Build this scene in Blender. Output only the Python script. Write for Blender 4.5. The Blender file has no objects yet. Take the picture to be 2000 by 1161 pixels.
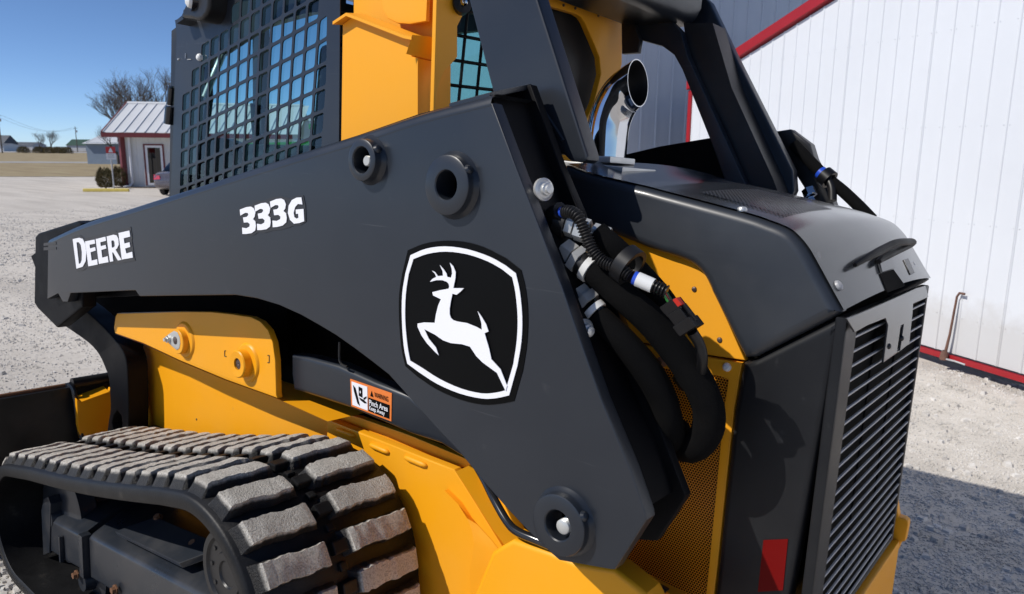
import bpy, bmesh, math, random
from mathutils import Vector, Matrix, noise
random.seed(7)
S = bpy.context.scene
C = S.collection
# ------------------------------------------------------------------ camera, sky, sun, exposure
cam_data = bpy.data.cameras.new('camera')
cam = bpy.data.objects.new('camera', cam_data); C.objects.link(cam)
CM = [[0.779133, -0.128003, 0.613651], [0.626775, 0.143026, -0.765961], [0.010278, 0.981406, 0.191666]]
cam.matrix_world = Matrix.Translation((0, 0, 1.43)) @ Matrix(CM).to_4x4()
cam_data.sensor_width = 36.0
cam_data.lens = 36.0*1450/2000
cam_data.clip_start = 0.05
cam_data.clip_end = 6000
cam_data.dof.use_dof = True
cam_data.dof.focus_distance = 1.75
cam_data.dof.aperture_fstop = 9.0
S.camera = cam
SUN = Vector((0.64, 1.0, -1.15)).normalized()        # direction the light travels
W = bpy.data.worlds.new('World'); S.world = W; W.use_nodes = True
wn = W.node_tree.nodes; wl = W.node_tree.links
sky = wn.new('ShaderNodeTexSky'); sky.sky_type = 'NISHITA'; sky.sun_disc = False
to_sun = -SUN
sky.sun_elevation = math.asin(to_sun.z)
sky.sun_rotation = math.atan2(to_sun.x, to_sun.y)
sky.altitude = 1000; sky.air_density = 0.5; sky.dust_density = 0.3; sky.ozone_density = 4.5
hs_ = wn.new('ShaderNodeHueSaturation'); hs_.inputs['Saturation'].default_value = 1.04
wl.new(sky.outputs[0], hs_.inputs['Color']); wl.new(hs_.outputs[0], wn['Background'].inputs[0])
wn['Background'].inputs[1].default_value = 0.135
sl = bpy.data.lights.new('sun', 'SUN'); sl.energy = 4.1; sl.angle = math.radians(0.53); sl.color = (1.0, 0.955, 0.89)
so = bpy.data.objects.new('sun', sl); C.objects.link(so)
so.rotation_euler = SUN.to_track_quat('-Z', 'Y').to_euler(); so.location = (-8, -8, 12)
S.view_settings.view_transform = 'Standard'; S.view_settings.look = 'None'
S.view_settings.exposure = 0.0; S.view_settings.gamma = 1.0; S.view_settings.use_curve_mapping = False

# ------------------------------------------------------------------ materials
def nodemat(name):
    m = bpy.data.materials.new(name); m.use_nodes = True
    nt = m.node_tree
    return m, nt, nt.nodes['Principled BSDF']
def tex_coord(nt, kind='Object'):
    return nt.nodes.new('ShaderNodeTexCoord').outputs[kind]
def noise_tex(nt, vec, scale, detail=4, rough=.55):
    n = nt.nodes.new('ShaderNodeTexNoise'); n.inputs['Scale'].default_value = scale
    n.inputs['Detail'].default_value = detail; n.inputs['Roughness'].default_value = rough
    nt.links.new(vec, n.inputs['Vector']); return n.outputs['Fac']
def ramp(nt, fac, stops):
    r = nt.nodes.new('ShaderNodeValToRGB'); e = r.color_ramp.elements
    e[0].position, e[0].color = stops[0][0], tuple(stops[0][1])+(1,)
    e[1].position, e[1].color = stops[-1][0], tuple(stops[-1][1])+(1,)
    for pos, c in stops[1:-1]:
        k = e.new(pos); k.color = tuple(c)+(1,)
    nt.links.new(fac, r.inputs[0]); return r.outputs[0]
def mixc(nt, fac, a, b):
    m = nt.nodes.new('ShaderNodeMix'); m.data_type = 'RGBA'
    for v, i in ((fac, 0), (a, 6), (b, 7)):
        if hasattr(v, 'links') or hasattr(v, 'is_linked'): nt.links.new(v, m.inputs[i])
        elif i == 0: m.inputs[0].default_value = v
        else: m.inputs[i].default_value = tuple(v)+(1,)
    return m.outputs[2]
def bump(nt, h, bsdf, strength=.3, dist=.01):
    b = nt.nodes.new('ShaderNodeBump'); b.inputs['Strength'].default_value = strength; b.inputs['Distance'].default_value = dist
    nt.links.new(h, b.inputs['Height']); nt.links.new(b.outputs[0], bsdf.inputs['Normal'])
def g3(v): return (v, v, v)
def paint(name, col, rough=.3, coat=.0, dust=.12, dustcol=(.30, .27, .23), scale=5, metallic=0., peel=.02, spec=.5, scratch=0):
    m, nt, b = nodemat(name); v = tex_coord(nt)
    n1 = noise_tex(nt, v, scale, 6); n2 = noise_tex(nt, v, scale*9, 5); n3 = noise_tex(nt, v, 70, 2)
    d = ramp(nt, n1, [(.45, g3(0)), (.8, g3(dust))])
    sp = ramp(nt, n2, [(.68, g3(0)), (.78, g3(dust*1.5))])
    c = mixc(nt, d, col, dustcol); c = mixc(nt, sp, c, dustcol)
    nt.links.new(c, b.inputs['Base Color'])
    r = ramp(nt, n1, [(.3, g3(rough*.85)), (.75, g3(min(1, rough*1.35)))])
    nt.links.new(r, b.inputs['Roughness'])
    b.inputs['Metallic'].default_value = metallic
    b.inputs['Coat Weight'].default_value = coat; b.inputs['Coat Roughness'].default_value = .12
    b.inputs['Specular IOR Level'].default_value = spec
    if scratch:
        mp = nt.nodes.new('ShaderNodeMapping'); mp.inputs['Rotation'].default_value = (.3, .9, .2); mp.inputs['Scale'].default_value = (2.2, 2.2, 95); nt.links.new(v, mp.inputs['Vector'])
        n4 = noise_tex(nt, mp.outputs[0], 1.6, 3); s4 = ramp(nt, n4, [(.70, g3(0)), (.76, g3(scratch))])
        c = mixc(nt, s4, c, (.22, .22, .23)); nt.links.new(c, b.inputs['Base Color'])
        n5 = noise_tex(nt, v, 2.6, 3); ad = nt.nodes.new('ShaderNodeMath'); ad.operation = 'MULTIPLY_ADD'; ad.inputs[1].default_value = 14; nt.links.new(n5, ad.inputs[0]); nt.links.new(n3, ad.inputs[2]); n3 = ad.outputs[0]
    bump(nt, n3, b, peel, .002)
    return m
M = {}
M['charcoal'] = paint('charcoal_paint', (.0125, .016, .0225), .34, .1, .06, scale=2.2, dustcol=(.16, .16, .16), scratch=.10)
M['hood'] = paint('hood_plastic', (.020, .024, .031), .36, .1, .08, scale=4, dustcol=(.22, .22, .22), peel=.05)
M['side'] = paint('side_panel_plastic', (.007, .0075, .009), .42, .0, .05, scale=4, dustcol=(.16, .16, .16), spec=.3)
M['hoodtop'] = paint('hood_top_paint', (.034, .037, .042), .16, .0, .16, scale=3, dustcol=(.28, .27, .26))
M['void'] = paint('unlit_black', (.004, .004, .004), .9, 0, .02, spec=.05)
M['black_and_shade'] = paint('black_and_shade_paint', (.004, .004, .005), .5, 0, .01, scale=6, spec=.12)  # black handle; also shade put into the colour of arm plates, web and leg
M['black'] = paint('black_paint', (.008, .008, .009), .4, .0, .08, scale=6)
M['gloss'] = paint('gloss_black', (.010, .011, .014), .18, .2, .04, scale=4)
M['yellow'] = paint('yellow_paint', (.89, .375, .009), .40, .0, .10, scale=3, dustcol=(.52, .36, .16), spec=.28)
M['zinc'] = paint('zinc_steel', (.66, .66, .64), .32, 0, .1, scale=20, metallic=.55)
M['silverpaint'] = paint('silver_cap', (.55, .55, .52), .4, 0, .2, scale=20, metallic=.4)
M['rust'] = paint('rusty_bolt', (.16, .07, .03), .7, 0, .4, scale=30, dustcol=(.3, .16, .08))
M['wornsteel'] = paint('worn_steel', (.10, .07, .06), .45, 0, .4, scale=60, metallic=.6)
M['hose'] = paint('hose_sleeve', (.0045, .0045, .0048), .9, 0, .10, scale=15, dustcol=(.04, .036, .03), spec=.08)
nt_ = M['hose'].node_tree; bump(nt_, noise_tex(nt_, tex_coord(nt_), 420, 3, .8), nt_.nodes['Principled BSDF'], .8, .003)      # fuzzy woven sleeve
M['conduit'] = paint('black_conduit', (.006, .006, .007), .38, 0, .05, spec=.35)
M['whiteplastic'] = paint('white_band', (.75, .75, .73), .45, 0, .1)
M['blue'] = paint('blue_clip', (.02, .08, .55), .35, 0, .02)
M['redplastic'] = paint('red_clip', (.6, .02, .01), .35, 0, .02)
M['reflector'] = paint('red_reflector', (.15, .003, .0025), .5, .0, .01, spec=.1)
M['frame'] = paint('undercarriage_paint', (.017, .021, .028), .30, .1, .13, scale=9, dustcol=(.22, .19, .16))
M['decalblack'] = paint('decal_black', (.002, .002, .002), .45, .0, .0, dustcol=(.1, .1, .1), spec=.1)
M['decalwhite'] = paint('decal_white', (.83, .83, .86), .35, .1, .01)
M['decalgrey'] = paint('decal_grey', (.02, .02, .022), .4, .1, .02)
M['orange'] = paint('decal_orange', (.80, .20, .03), .4, 0, .03)
M['slat'] = paint('slat_paint', (.36, .362, .37), .35, 0, .15, scale=8, dustcol=(.3, .29, .27))
M['seat'] = paint('seat_vinyl', (.012, .012, .013), .5, 0, .05)
M['lampglass'] = paint('lamp_lens', (.8, .8, .78), .08, .5, .0)
def chrome_mat():
    m, nt, b = nodemat('chrome'); v = tex_coord(nt)
    b.inputs['Metallic'].default_value = 1; b.inputs['Base Color'].default_value = (.60, .61, .63, 1)
    r = ramp(nt, noise_tex(nt, v, 25, 4), [(.3, g3(.04)), (.8, g3(.12))]); nt.links.new(r, b.inputs['Roughness'])
    return m
M['chrome'] = chrome_mat()
def rubber_mat():                       # dust lies on the worn lug crowns (object Z is height on a lug)
    m, nt, b = nodemat('track_lug_rubber'); v = tex_coord(nt)
    info = nt.nodes.new('ShaderNodeObjectInfo')
    add = nt.nodes.new('ShaderNodeVectorMath'); add.operation = 'ADD'
    mul = nt.nodes.new('ShaderNodeVectorMath'); mul.operation = 'SCALE'; mul.inputs[3].default_value = 31
    nt.links.new(info.outputs['Location'], mul.inputs[0]); nt.links.new(v, add.inputs[0]); nt.links.new(mul.outputs[0], add.inputs[1]); v2 = add.outputs[0]
    sep = nt.nodes.new('ShaderNodeSeparateXYZ'); nt.links.new(v, sep.inputs[0])
    n1 = noise_tex(nt, v2, 45, 6, .7); n2 = noise_tex(nt, v2, 260, 4, .7); n4 = noise_tex(nt, v2, 9, 3)
    h = nt.nodes.new('ShaderNodeMath'); h.operation = 'MULTIPLY_ADD'; h.inputs[1].default_value = .012; 
    nt.links.new(n1, h.inputs[0]); nt.links.new(sep.outputs[2], h.inputs[2])
    f = ramp(nt, h.outputs[0], [(.0255, g3(0)), (.0305, g3(1))])
    dustc = ramp(nt, n2, [(.3, (.24, .22, .185)), (.5, (.56, .525, .465)), (.72, (.76, .72, .65))])
    dustc = mixc(nt, ramp(nt, n4, [(.4, g3(0)), (.7, g3(.5))]), dustc, (.33, .305, .265))
    base = ramp(nt, n1, [(.4, (.009, .009, .010)), (.75, (.03, .028, .026))])
    nt.links.new(mixc(nt, f, base, dustc), b.inputs['Base Color'])
    nt.links.new(ramp(nt, f, [(0, g3(.48)), (1, g3(.95))]), b.inputs['Roughness'])
    ad = nt.nodes.new('ShaderNodeMath'); ad.operation = 'ADD'; nt.links.new(n1, ad.inputs[0]); nt.links.new(n2, ad.inputs[1])
    bump(nt, ad.outputs[0], b, .9, .006)
    return m
M['lug'] = rubber_mat()
def belt_mat():
    m, nt, b = nodemat('track_rubber'); v = tex_coord(nt)
    n1 = noise_tex(nt, v, 12, 6, .65); n2 = noise_tex(nt, v, 150, 3)
    nt.links.new(ramp(nt, n1, [(.35, (.004, .004, .0045)), (.62, (.009, .009, .0095)), (.85, (.06, .053, .045))]), b.inputs['Base Color'])
    b.inputs['Roughness'].default_value = .5; b.inputs['Specular IOR Level'].default_value = .28
    bump(nt, n2, b, .25, .002); return m
M['belt'] = belt_mat()
def glass_mat(name, tint, refl=1.0):
    m = bpy.data.materials.new(name); m.use_nodes = True; nt = m.node_tree; nt.nodes.clear()
    o = nt.nodes.new('ShaderNodeOutputMaterial'); mx = nt.nodes.new('ShaderNodeMixShader')
    t = nt.nodes.new('ShaderNodeBsdfTransparent'); t.inputs[0].default_value = tuple(tint)+(1,)
    g = nt.nodes.new('ShaderNodeBsdfGlossy'); g.inputs['Roughness'].default_value = .01
    lw = nt.nodes.new('ShaderNodeLayerWeight'); lw.inputs[0].default_value = .5
    pw = nt.nodes.new('ShaderNodeMath'); pw.operation = 'POWER'; pw.inputs[1].default_value = 5; nt.links.new(lw.outputs['Facing'], pw.inputs[0])
    ma = nt.nodes.new('ShaderNodeMath'); ma.operation = 'MULTIPLY_ADD'; ma.inputs[1].default_value = .9; ma.inputs[2].default_value = .07; nt.links.new(pw.outputs[0], ma.inputs[0])
    nt.links.new(ma.outputs[0], mx.inputs[0]); nt.links.new(t.outputs[0], mx.inputs[1]); nt.links.new(g.outputs[0], mx.inputs[2]); nt.links.new(mx.outputs[0], o.inputs[0])
    return m
M['glass'] = glass_mat('tinted_glass', (.46, .74, .76))
M['darkglass'] = glass_mat('dark_glass', (.10, .12, .13))
def gravel_mat():
    m, nt, b = nodemat('crushed_limestone'); v = tex_coord(nt)
    n0 = noise_tex(nt, v, .35, 5, .6); n1 = noise_tex(nt, v, 14, 8, .75); n2 = noise_tex(nt, v, 60, 6, .75)
    vo = nt.nodes.new('ShaderNodeTexVoronoi'); vo.inputs['Scale'].default_value = 38; nt.links.new(v, vo.inputs['Vector'])
    c = ramp(nt, n1, [(.25, (.44, .395, .345)), (.45, (.58, .535, .475)), (.6, (.65, .605, .545)), (.8, (.73, .685, .625))])
    c = mixc(nt, ramp(nt, n0, [(.4, g3(0)), (.65, g3(.5))]), c, (.47, .435, .39))
    c2 = mixc(nt, ramp(nt, n2, [(.55, g3(0)), (.8, g3(.5))]), c, (.74, .71, .67))
    mp = nt.nodes.new('ShaderNodeMapping'); mp.inputs['Rotation'].default_value = (0, 0, .55); mp.inputs['Scale'].default_value = (.16, 1.5, 1); nt.links.new(v, mp.inputs['Vector'])
    tr_ = ramp(nt, noise_tex(nt, mp.outputs[0], 1.2, 4, .6), [(.46, g3(0)), (.62, g3(.42))])       # wheel tracks worn into the lot
    c2 = mixc(nt, tr_, c2, (.40, .365, .325))
    nt.links.new(c2, b.inputs['Base Color']); b.inputs['Roughness'].default_value = .95
    b.inputs['Specular IOR Level'].default_value = .15
    a = nt.nodes.new('ShaderNodeMath'); a.operation = 'ADD'; nt.links.new(n1, a.inputs[0]); nt.links.new(n2, a.inputs[1])
    a2 = nt.nodes.new('ShaderNodeMath'); a2.operation = 'MULTIPLY_ADD'; a2.inputs[1].default_value = .25; nt.links.new(vo.outputs['Distance'], a2.inputs[0]); nt.links.new(a.outputs[0], a2.inputs[2])
    bump(nt, a2.outputs[0], b, .3, .010); return m
M['gravel'] = gravel_mat()
def plain(name, stops, scale, rough=.8, bumpst=0, stretch=None, metallic=0):
    m, nt, b = nodemat(name); v = tex_coord(nt)
    if stretch:
        mp = nt.nodes.new('ShaderNodeMapping'); mp.inputs['Scale'].default_value = stretch[:3]
        mp.inputs['Rotation'].default_value = (0, 0, stretch[3] if len(stretch) > 3 else 0)
        nt.links.new(v, mp.inputs['Vector']); v = mp.outputs[0]
    n = noise_tex(nt, v, scale, 6, .65)
    nt.links.new(ramp(nt, n, stops), b.inputs['Base Color']); b.inputs['Roughness'].default_value = rough; b.inputs['Metallic'].default_value = metallic
    if bumpst: bump(nt, n, b, bumpst, .02)
    return m
M['stone'] = plain('loose_stone', [(.3, (.36, .335, .30)), (.5, (.54, .51, .47)), (.75, (.72, .69, .65))], 6, .95, .4)
M['dormant'] = plain('dormant_grass', [(.3, (.22, .165, .085)), (.5, (.31, .24, .13)), (.7, (.36, .30, .17))], .12, .95, .3, (1, 6, 1, .35))
M['asphalt'] = plain('pale_road', [(.3, (.30, .29, .28)), (.7, (.42, .41, .40))], .5, .9)
M['field'] = plain('bare_field', [(.3, (.16, .12, .08)), (.7, (.24, .19, .13))], .02, .95)
M['whitesteel'] = plain('white_ribbed_steel', [(.3, (.64, .66, .69)), (.7, (.69, .71, .74))], .6, .45)
def dirty_wall(m, z0):                     # rain-splashed dirt along the foot of the wall
    nt = m.node_tree; b = nt.nodes['Principled BSDF']; src = b.inputs['Base Color'].links[0].from_socket
    g_ = nt.nodes.new('ShaderNodeNewGeometry'); sp = nt.nodes.new('ShaderNodeSeparateXYZ'); nt.links.new(g_.outputs['Position'], sp.inputs[0])
    n = noise_tex(nt, g_.outputs['Position'], 7, 6, .7); ma = nt.nodes.new('ShaderNodeMath'); ma.operation = 'MULTIPLY_ADD'; ma.inputs[1].default_value = -.45; nt.links.new(n, ma.inputs[0]); nt.links.new(sp.outputs[2], ma.inputs[2])
    f = ramp(nt, ma.outputs[0], [(0, g3(.4)), (.2, g3(0))]); nt.links.new(mixc(nt, f, src, (.42, .38, .33)), b.inputs['Base Color'])
    n2 = noise_tex(nt, g_.outputs['Position'], 1.1, 3); bump(nt, n2, b, .25, .02)
dirty_wall(M['whitesteel'], -.08)
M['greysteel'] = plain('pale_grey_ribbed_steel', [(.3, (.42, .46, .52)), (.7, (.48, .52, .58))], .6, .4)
M['redtrim'] = plain('red_trim', [(.3, (.30, .008, .013)), (.7, (.36, .012, .018))], 2, .4)
M['darkred'] = plain('maroon_trim', [(.3, (.12, .012, .014)), (.7, (.16, .018, .02))], 2, .5)
M['roofsteel'] = plain('white_roof_steel', [(.3, (.62, .63, .64)), (.7, (.70, .71, .72))], .5, .38)
M['officewall'] = plain('office_siding', [(.3, (.58, .58, .57)), (.7, (.66, .66, .65))], 1, .6)
M['bluegrey'] = plain('blue_grey_shed', [(.3, (.20, .26, .34)), (.7, (.25, .31, .40))], 1, .6)
M['bark'] = plain('bare_bark', [(.3, (.065, .055, .048)), (.7, (.13, .11, .095))], 4, .9)
M['bushleaf'] = plain('brownish_evergreen', [(.3, (.06, .06, .018)), (.55, (.11, .085, .03)), (.75, (.20, .11, .05))], 5, .8)
M['curb'] = plain('yellow_curb_paint', [(.3, (.66, .50, .10)), (.7, (.74, .60, .18))], 4, .8)
M['mulch'] = plain('dark_mulch', [(.3, (.06, .045, .035)), (.7, (.13, .10, .08))], 10, .95)
M['wood'] = plain('weathered_pole', [(.3, (.09, .075, .06)), (.7, (.15, .13, .11))], 3, .9)
M['green'] = paint('green_paint', (.03, .22, .03), .35, .2, .05)
M['brightyellow'] = paint('bright_yellow_paint', (.75, .55, .02), .35, .2, .05)
M['pipe'] = plain('rusty_pipe', [(.3, (.10, .05, .035)), (.7, (.2, .10, .07))], 20, .8)
M['carpaint'] = paint('grey_car_paint', (.16, .14, .15), .25, .6, .05, metallic=.4)
M['tail'] = paint('tail_lamp_red', (.5, .015, .02), .15, .6, .0)
M['tyre'] = paint('tyre_rubber', (.015, .015, .015), .8, 0, .2)
M['alloy'] = paint('alloy_wheel', (.45, .45, .45), .35, 0, .1, metallic=.8)
M['slateroof'] = plain('dark_roof', [(.3, (.08, .09, .10)), (.7, (.12, .13, .15))], 1, .7)
M['greenroof'] = plain('green_roof', [(.3, (.02, .06, .04)), (.7, (.03, .075, .05))], 1, .6)
M['signred'] = paint('sign_red', (.5, .03, .03), .5, 0, .02)
M['signwhite'] = paint('sign_white', (.72, .72, .74), .5, 0, .02)
def perforated(name, base, hole, pitch, rad):         # far too many tiny punched holes to model one by one
    m, nt, b = nodemat(name); v = tex_coord(nt)
    mp = nt.nodes.new('ShaderNodeMapping'); mp.inputs['Scale'].default_value = (1/pitch, 1/pitch, 1/pitch); nt.links.new(v, mp.inputs['Vector'])
    return m, nt, b, mp.outputs[0]

# ------------------------------------------------------------------ mesh helpers
ORG = Vector((-1.7, 1.68, 0.0))          # machine origin on the ground, in machine coordinates
def V(*a): return Vector(a if len(a) > 1 else a[0])
def finish(me, mat, name, parent=None, off=None, ang=32, mats=None, wn=False):
    for m in (mats or [mat]): me.materials.append(M[m] if isinstance(m, str) else m)
    if off is not None: me.transform(Matrix.Translation(-off))
    for p in me.polygons: p.use_smooth = True
    me.set_sharp_from_angle(angle=math.radians(ang))
    o = bpy.data.objects.new(name, me); C.objects.link(o)
    if parent: o.parent = parent
    if wn:
        w = o.modifiers.new('wn', 'WEIGHTED_NORMAL'); w.mode = 'FACE_AREA'; w.weight = 90; w.keep_sharp = True
    return o
def plate(loops, t, bev, axis='Y', flip=1, res=1):
    """flat plate with holes: loops of coplanar points, thickened by t away from the outline plane along +axis*flip"""
    ia, ib, ic = {'Y': (0, 2, 1), 'X': (1, 2, 0), 'Z': (0, 1, 2)}[axis]
    base = loops[0][0][ic]
    cu = bpy.data.curves.new('tmp', 'CURVE'); cu.dimensions = '2D'; cu.fill_mode = 'BOTH'
    bev = min(bev, t*.45); cu.extrude = t/2-bev; cu.bevel_depth = bev; cu.bevel_resolution = res; cu.offset = -bev
    for lp in loops:
        s = cu.splines.new('POLY'); s.points.add(len(lp)-1); s.use_cyclic_u = True
        for q, p in zip(lp, s.points): p.co = (q[ia], q[ib], 0, 1)
    ob = bpy.data.objects.new('tmp', cu); C.objects.link(ob)
    me = bpy.data.meshes.new_from_object(ob.evaluated_get(bpy.context.evaluated_depsgraph_get()))
    bpy.data.objects.remove(ob); bpy.data.curves.remove(cu)
    for v in me.vertices:
        a, b, c = v.co; w = [0, 0, 0]; w[ia] = a; w[ib] = b; w[ic] = base+flip*(t/2)+c; v.co = w
    bm = bmesh.new(); bm.from_mesh(me); bmesh.ops.remove_doubles(bm, verts=bm.verts, dist=1e-5)
    bmesh.ops.recalc_face_normals(bm, faces=bm.faces); bm.to_mesh(me); bm.free()
    me.materials.clear()
    return me
class MB:
    def __init__(s): s.v = []; s.f = []; s.mi = []
    def add(s, vs, fs, mi=0):
        o = len(s.v); s.v += [tuple(v) for v in vs]; s.f += [tuple(i+o for i in f) for f in fs]; s.mi += [mi]*len(fs); return s
    def box(s, c, d, R=None, mi=0):
        c = V(c); R = R or Matrix.Identity(3); vs = []
        for x in (-.5, .5):
            for y in (-.5, .5):
                for z in (-.5, .5): vs.append(c + R @ Vector((x*d[0], y*d[1], z*d[2])))
        return s.add(vs, [(0, 1, 3, 2), (4, 6, 7, 5), (0, 4, 5, 1), (2, 3, 7, 6), (0, 2, 6, 4), (1, 5, 7, 3)], mi)
    def prism(s, poly, vec, mi=0):
        n = len(poly); p = [V(q) for q in poly]; vec = V(vec)
        return s.add(p+[q+vec for q in p], [tuple(range(n)), tuple(range(2*n-1, n-1, -1))]+[(i, i+n, (i+1) % n+n, (i+1) % n) for i in range(n)], mi)
    def tube(s, path, rad, n=10, cap=True, mi=0, squash=None):
        path = [V(q) for q in path]; N = len(path)
        rads = rad if isinstance(rad, (list, tuple)) else [rad]*N
        rings = []; up = None
        for i, q in enumerate(path):
            t = (path[min(i+1, N-1)]-path[max(i-1, 0)]).normalized()
            if up is None: up = Vector((0, 0, 1)) if abs(t.z) < .9 else Vector((1, 0, 0))
            a = (up - t*up.dot(t)).normalized(); up = a; b = t.cross(a)
            rings.append([q+(a*math.cos(2*math.pi*k/n)+b*math.sin(2*math.pi*k/n))*rads[i] for k in range(n)])
        vs = [v for r in rings for v in r]
        fs = [(i*n+k, i*n+(k+1) % n, (i+1)*n+(k+1) % n, (i+1)*n+k) for i in range(N-1) for k in range(n)]
        if cap: fs += [tuple(range(n-1, -1, -1)), tuple((N-1)*n+k for k in range(n))]
        return s.add(vs, fs, mi)
    def lathe(s, c, axis, prof, n=32, mi=0):
        """prof: (radius, distance along axis)"""
        c = V(c); ax = V(axis).normalized(); u = Vector((0, 0, 1)) if abs(ax.z) < .9 else Vector((1, 0, 0))
        a = (u-ax*u.dot(ax)).normalized(); b = ax.cross(a); vs = []
        for r, h in prof:
            for k in range(n):
                t = 2*math.pi*k/n; vs.append(c+ax*h+(a*math.cos(t)+b*math.sin(t))*max(r, 1e-5))
        m = len(prof)
        return s.add(vs, [(i*n+k, (i+1)*n+k, (i+1)*n+(k+1) % n, i*n+(k+1) % n) for i in range(m-1) for k in range(n)], mi)
    def sheet(s, rows, mi=0):
        nr, nc = len(rows), len(rows[0])
        return s.add([q for r in rows for q in r], [(i*nc+j, i*nc+j+1, (i+1)*nc+j+1, (i+1)*nc+j) for i in range(nr-1) for j in range(nc-1)], mi)
    def mesh(s, bev=0, seg=2, ang=30, fix=True):
        me = bpy.data.meshes.new('m'); me.from_pydata(s.v, [], s.f)
        for p, i in zip(me.polygons, s.mi): p.material_index = i
        if bev or fix:
            bm = bmesh.new(); bm.from_mesh(me)
            bmesh.ops.remove_doubles(bm, verts=bm.verts, dist=1e-5)
            if fix: bmesh.ops.recalc_face_normals(bm, faces=bm.faces)
            if bev:
                ed = [e for e in bm.edges if len(e.link_faces) == 2 and e.calc_face_angle(0) > math.radians(ang)]
                bmesh.ops.bevel(bm, geom=ed, offset=bev, segments=seg, profile=.6, affect='EDGES', clamp_overlap=True)
            bm.to_mesh(me); bm.free()
        return me
    def obj(s, name, mat, parent=None, off=None, bev=0, seg=2, ang=32, fix=True, mats=None):
        return finish(s.mesh(bev, seg, fix=fix), mat, name, parent, off, ang, mats, wn=bev > 0)
def curve_pts(pts, n=6, closed=False):
    """Catmull-Rom through pts"""
    P = [V(q) for q in pts]; N = len(P); out = []
    rng = range(N) if closed else range(N-1)
    for i in rng:
        p0 = P[(i-1) % N] if closed or i > 0 else P[0]*2-P[1]
        p1, p2 = P[i], P[(i+1) % N]; p3 = P[(i+2) % N] if closed or i+2 < N else P[-1]*2-P[-2]
        for k in range(n):
            t = k/n; out.append(.5*((2*p1)+(p2-p0)*t+(2*p0-5*p1+4*p2-p3)*t*t+(3*p1-p0-3*p2+p3)*t**3))
    if not closed: out.append(P[-1].copy())
    return out
def circle(c, r, n=32, y=None):
    return [(c[0]+r*math.cos(2*math.pi*k/n), c[1], c[2]+r*math.sin(2*math.pi*k/n)) for k in range(n)]
def tag(o, label=None, cat=None, group=None, kind=None):
    for k, v in (('label', label), ('category', cat), ('group', group), ('kind', kind)):
        if v: o[k] = v
    return o
def empty(name, loc=(0, 0, 0)):
    o = bpy.data.objects.new(name, None); C.objects.link(o); o.location = loc; o.empty_display_size = .2; return o

# ------------------------------------------------------------------ ground
QM = Matrix([[0.9999, 0.007057, 0.012288], [-0.007672, 0.998681, 0.050774], [-0.011913, -0.050863, 0.998635]])                      # the loader stands on a slight side slope: machine frame -> world
EYE = Vector((0, 0, 1.43))
def to_world(q): return EYE + QM @ (V(q)-EYE)
def sstep(a, b, x):
    t = min(1, max(0, (x-a)/(b-a))); return t*t*(3-2*t)
MC = to_world(ORG)
def zg(x, y):
    d = math.hypot(x-MC.x, y-MC.y)
    nrm = QM @ Vector((0, 0, 1)); p0 = to_world((0, 0, 0))
    zt = p0.z - (nrm.x*(x-p0.x)+nrm.y*(y-p0.y))/nrm.z
    flat = -.08 - .47*sstep(9, 26, d)
    w = 1-sstep(2.4, 6.5, d)
    return zt*w + flat*(1-w)
radii = [0]; r_ = .12
while r_ < 3200: radii.append(r_); r_ *= 1.055 if r_ < 12 else 1.12
nr_, na_ = len(radii), 150
vs = []; fs = []
for i, rr in enumerate(radii):
    for k in range(na_):
        a = 2*math.pi*k/na_; x, y = MC.x+rr*math.cos(a), MC.y+rr*math.sin(a)
        rough = noise.noise(Vector((x*1.3, y*1.3, 0)))*.012 + noise.noise(Vector((x*5, y*5, 3)))*.005 if rr < 40 else 0
        vs.append((x, y, zg(x, y)+rough-.004*sstep(20, 40, rr)))
for i in range(nr_-1):
    for k in range(na_): fs.append((i*na_+k, (i+1)*na_+k, (i+1)*na_+(k+1) % na_, i*na_+(k+1) % na_))
g = MB().add(vs, fs).obj('gravel_lot', 'gravel', fix=True); tag(g, kind='structure')
def ground_sheet(name, quad, mat, z):
    m = MB(); m.add([(x, y, z) for x, y in quad], [tuple(range(len(quad)))]); o = m.obj(name, mat, fix=False); tag(o, kind='structure'); return o
GA, GB = [Vector(q[:2]) for q in [(-58.442,17.8,-0.55),(-55.223,22.665,-0.55)]]
gd = (GB-GA).normalized(); gn = Vector((-gd.y, gd.x)); gn = gn if gn.dot(GA) > 0 else -gn
def strip(d0, d1, l0=-900, l1=900, s0=0, s1=None):
    s1 = s0 if s1 is None else s1
    return [GA+gd*l0+gn*(d0+s0*l0), GA+gd*l1+gn*(d0+s0*l1), GA+gd*l1+gn*(d1+s1*l1), GA+gd*l0+gn*(d1+s1*l0)]
ground_sheet('grass_verge', [tuple(q) for q in strip(0, 250, -300, 700)], 'dormant', -.53)
ground_sheet('driveway', [tuple(q) for q in strip(50, 60, -300, 700, .05)], 'asphalt', -.515)
ground_sheet('road', [tuple(q) for q in strip(255, 330, -600, 1500)], 'asphalt', -.52)
ground_sheet('field', [tuple(q) for q in strip(335, 2500, -1500, 2500)], 'field', -.515)
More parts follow.
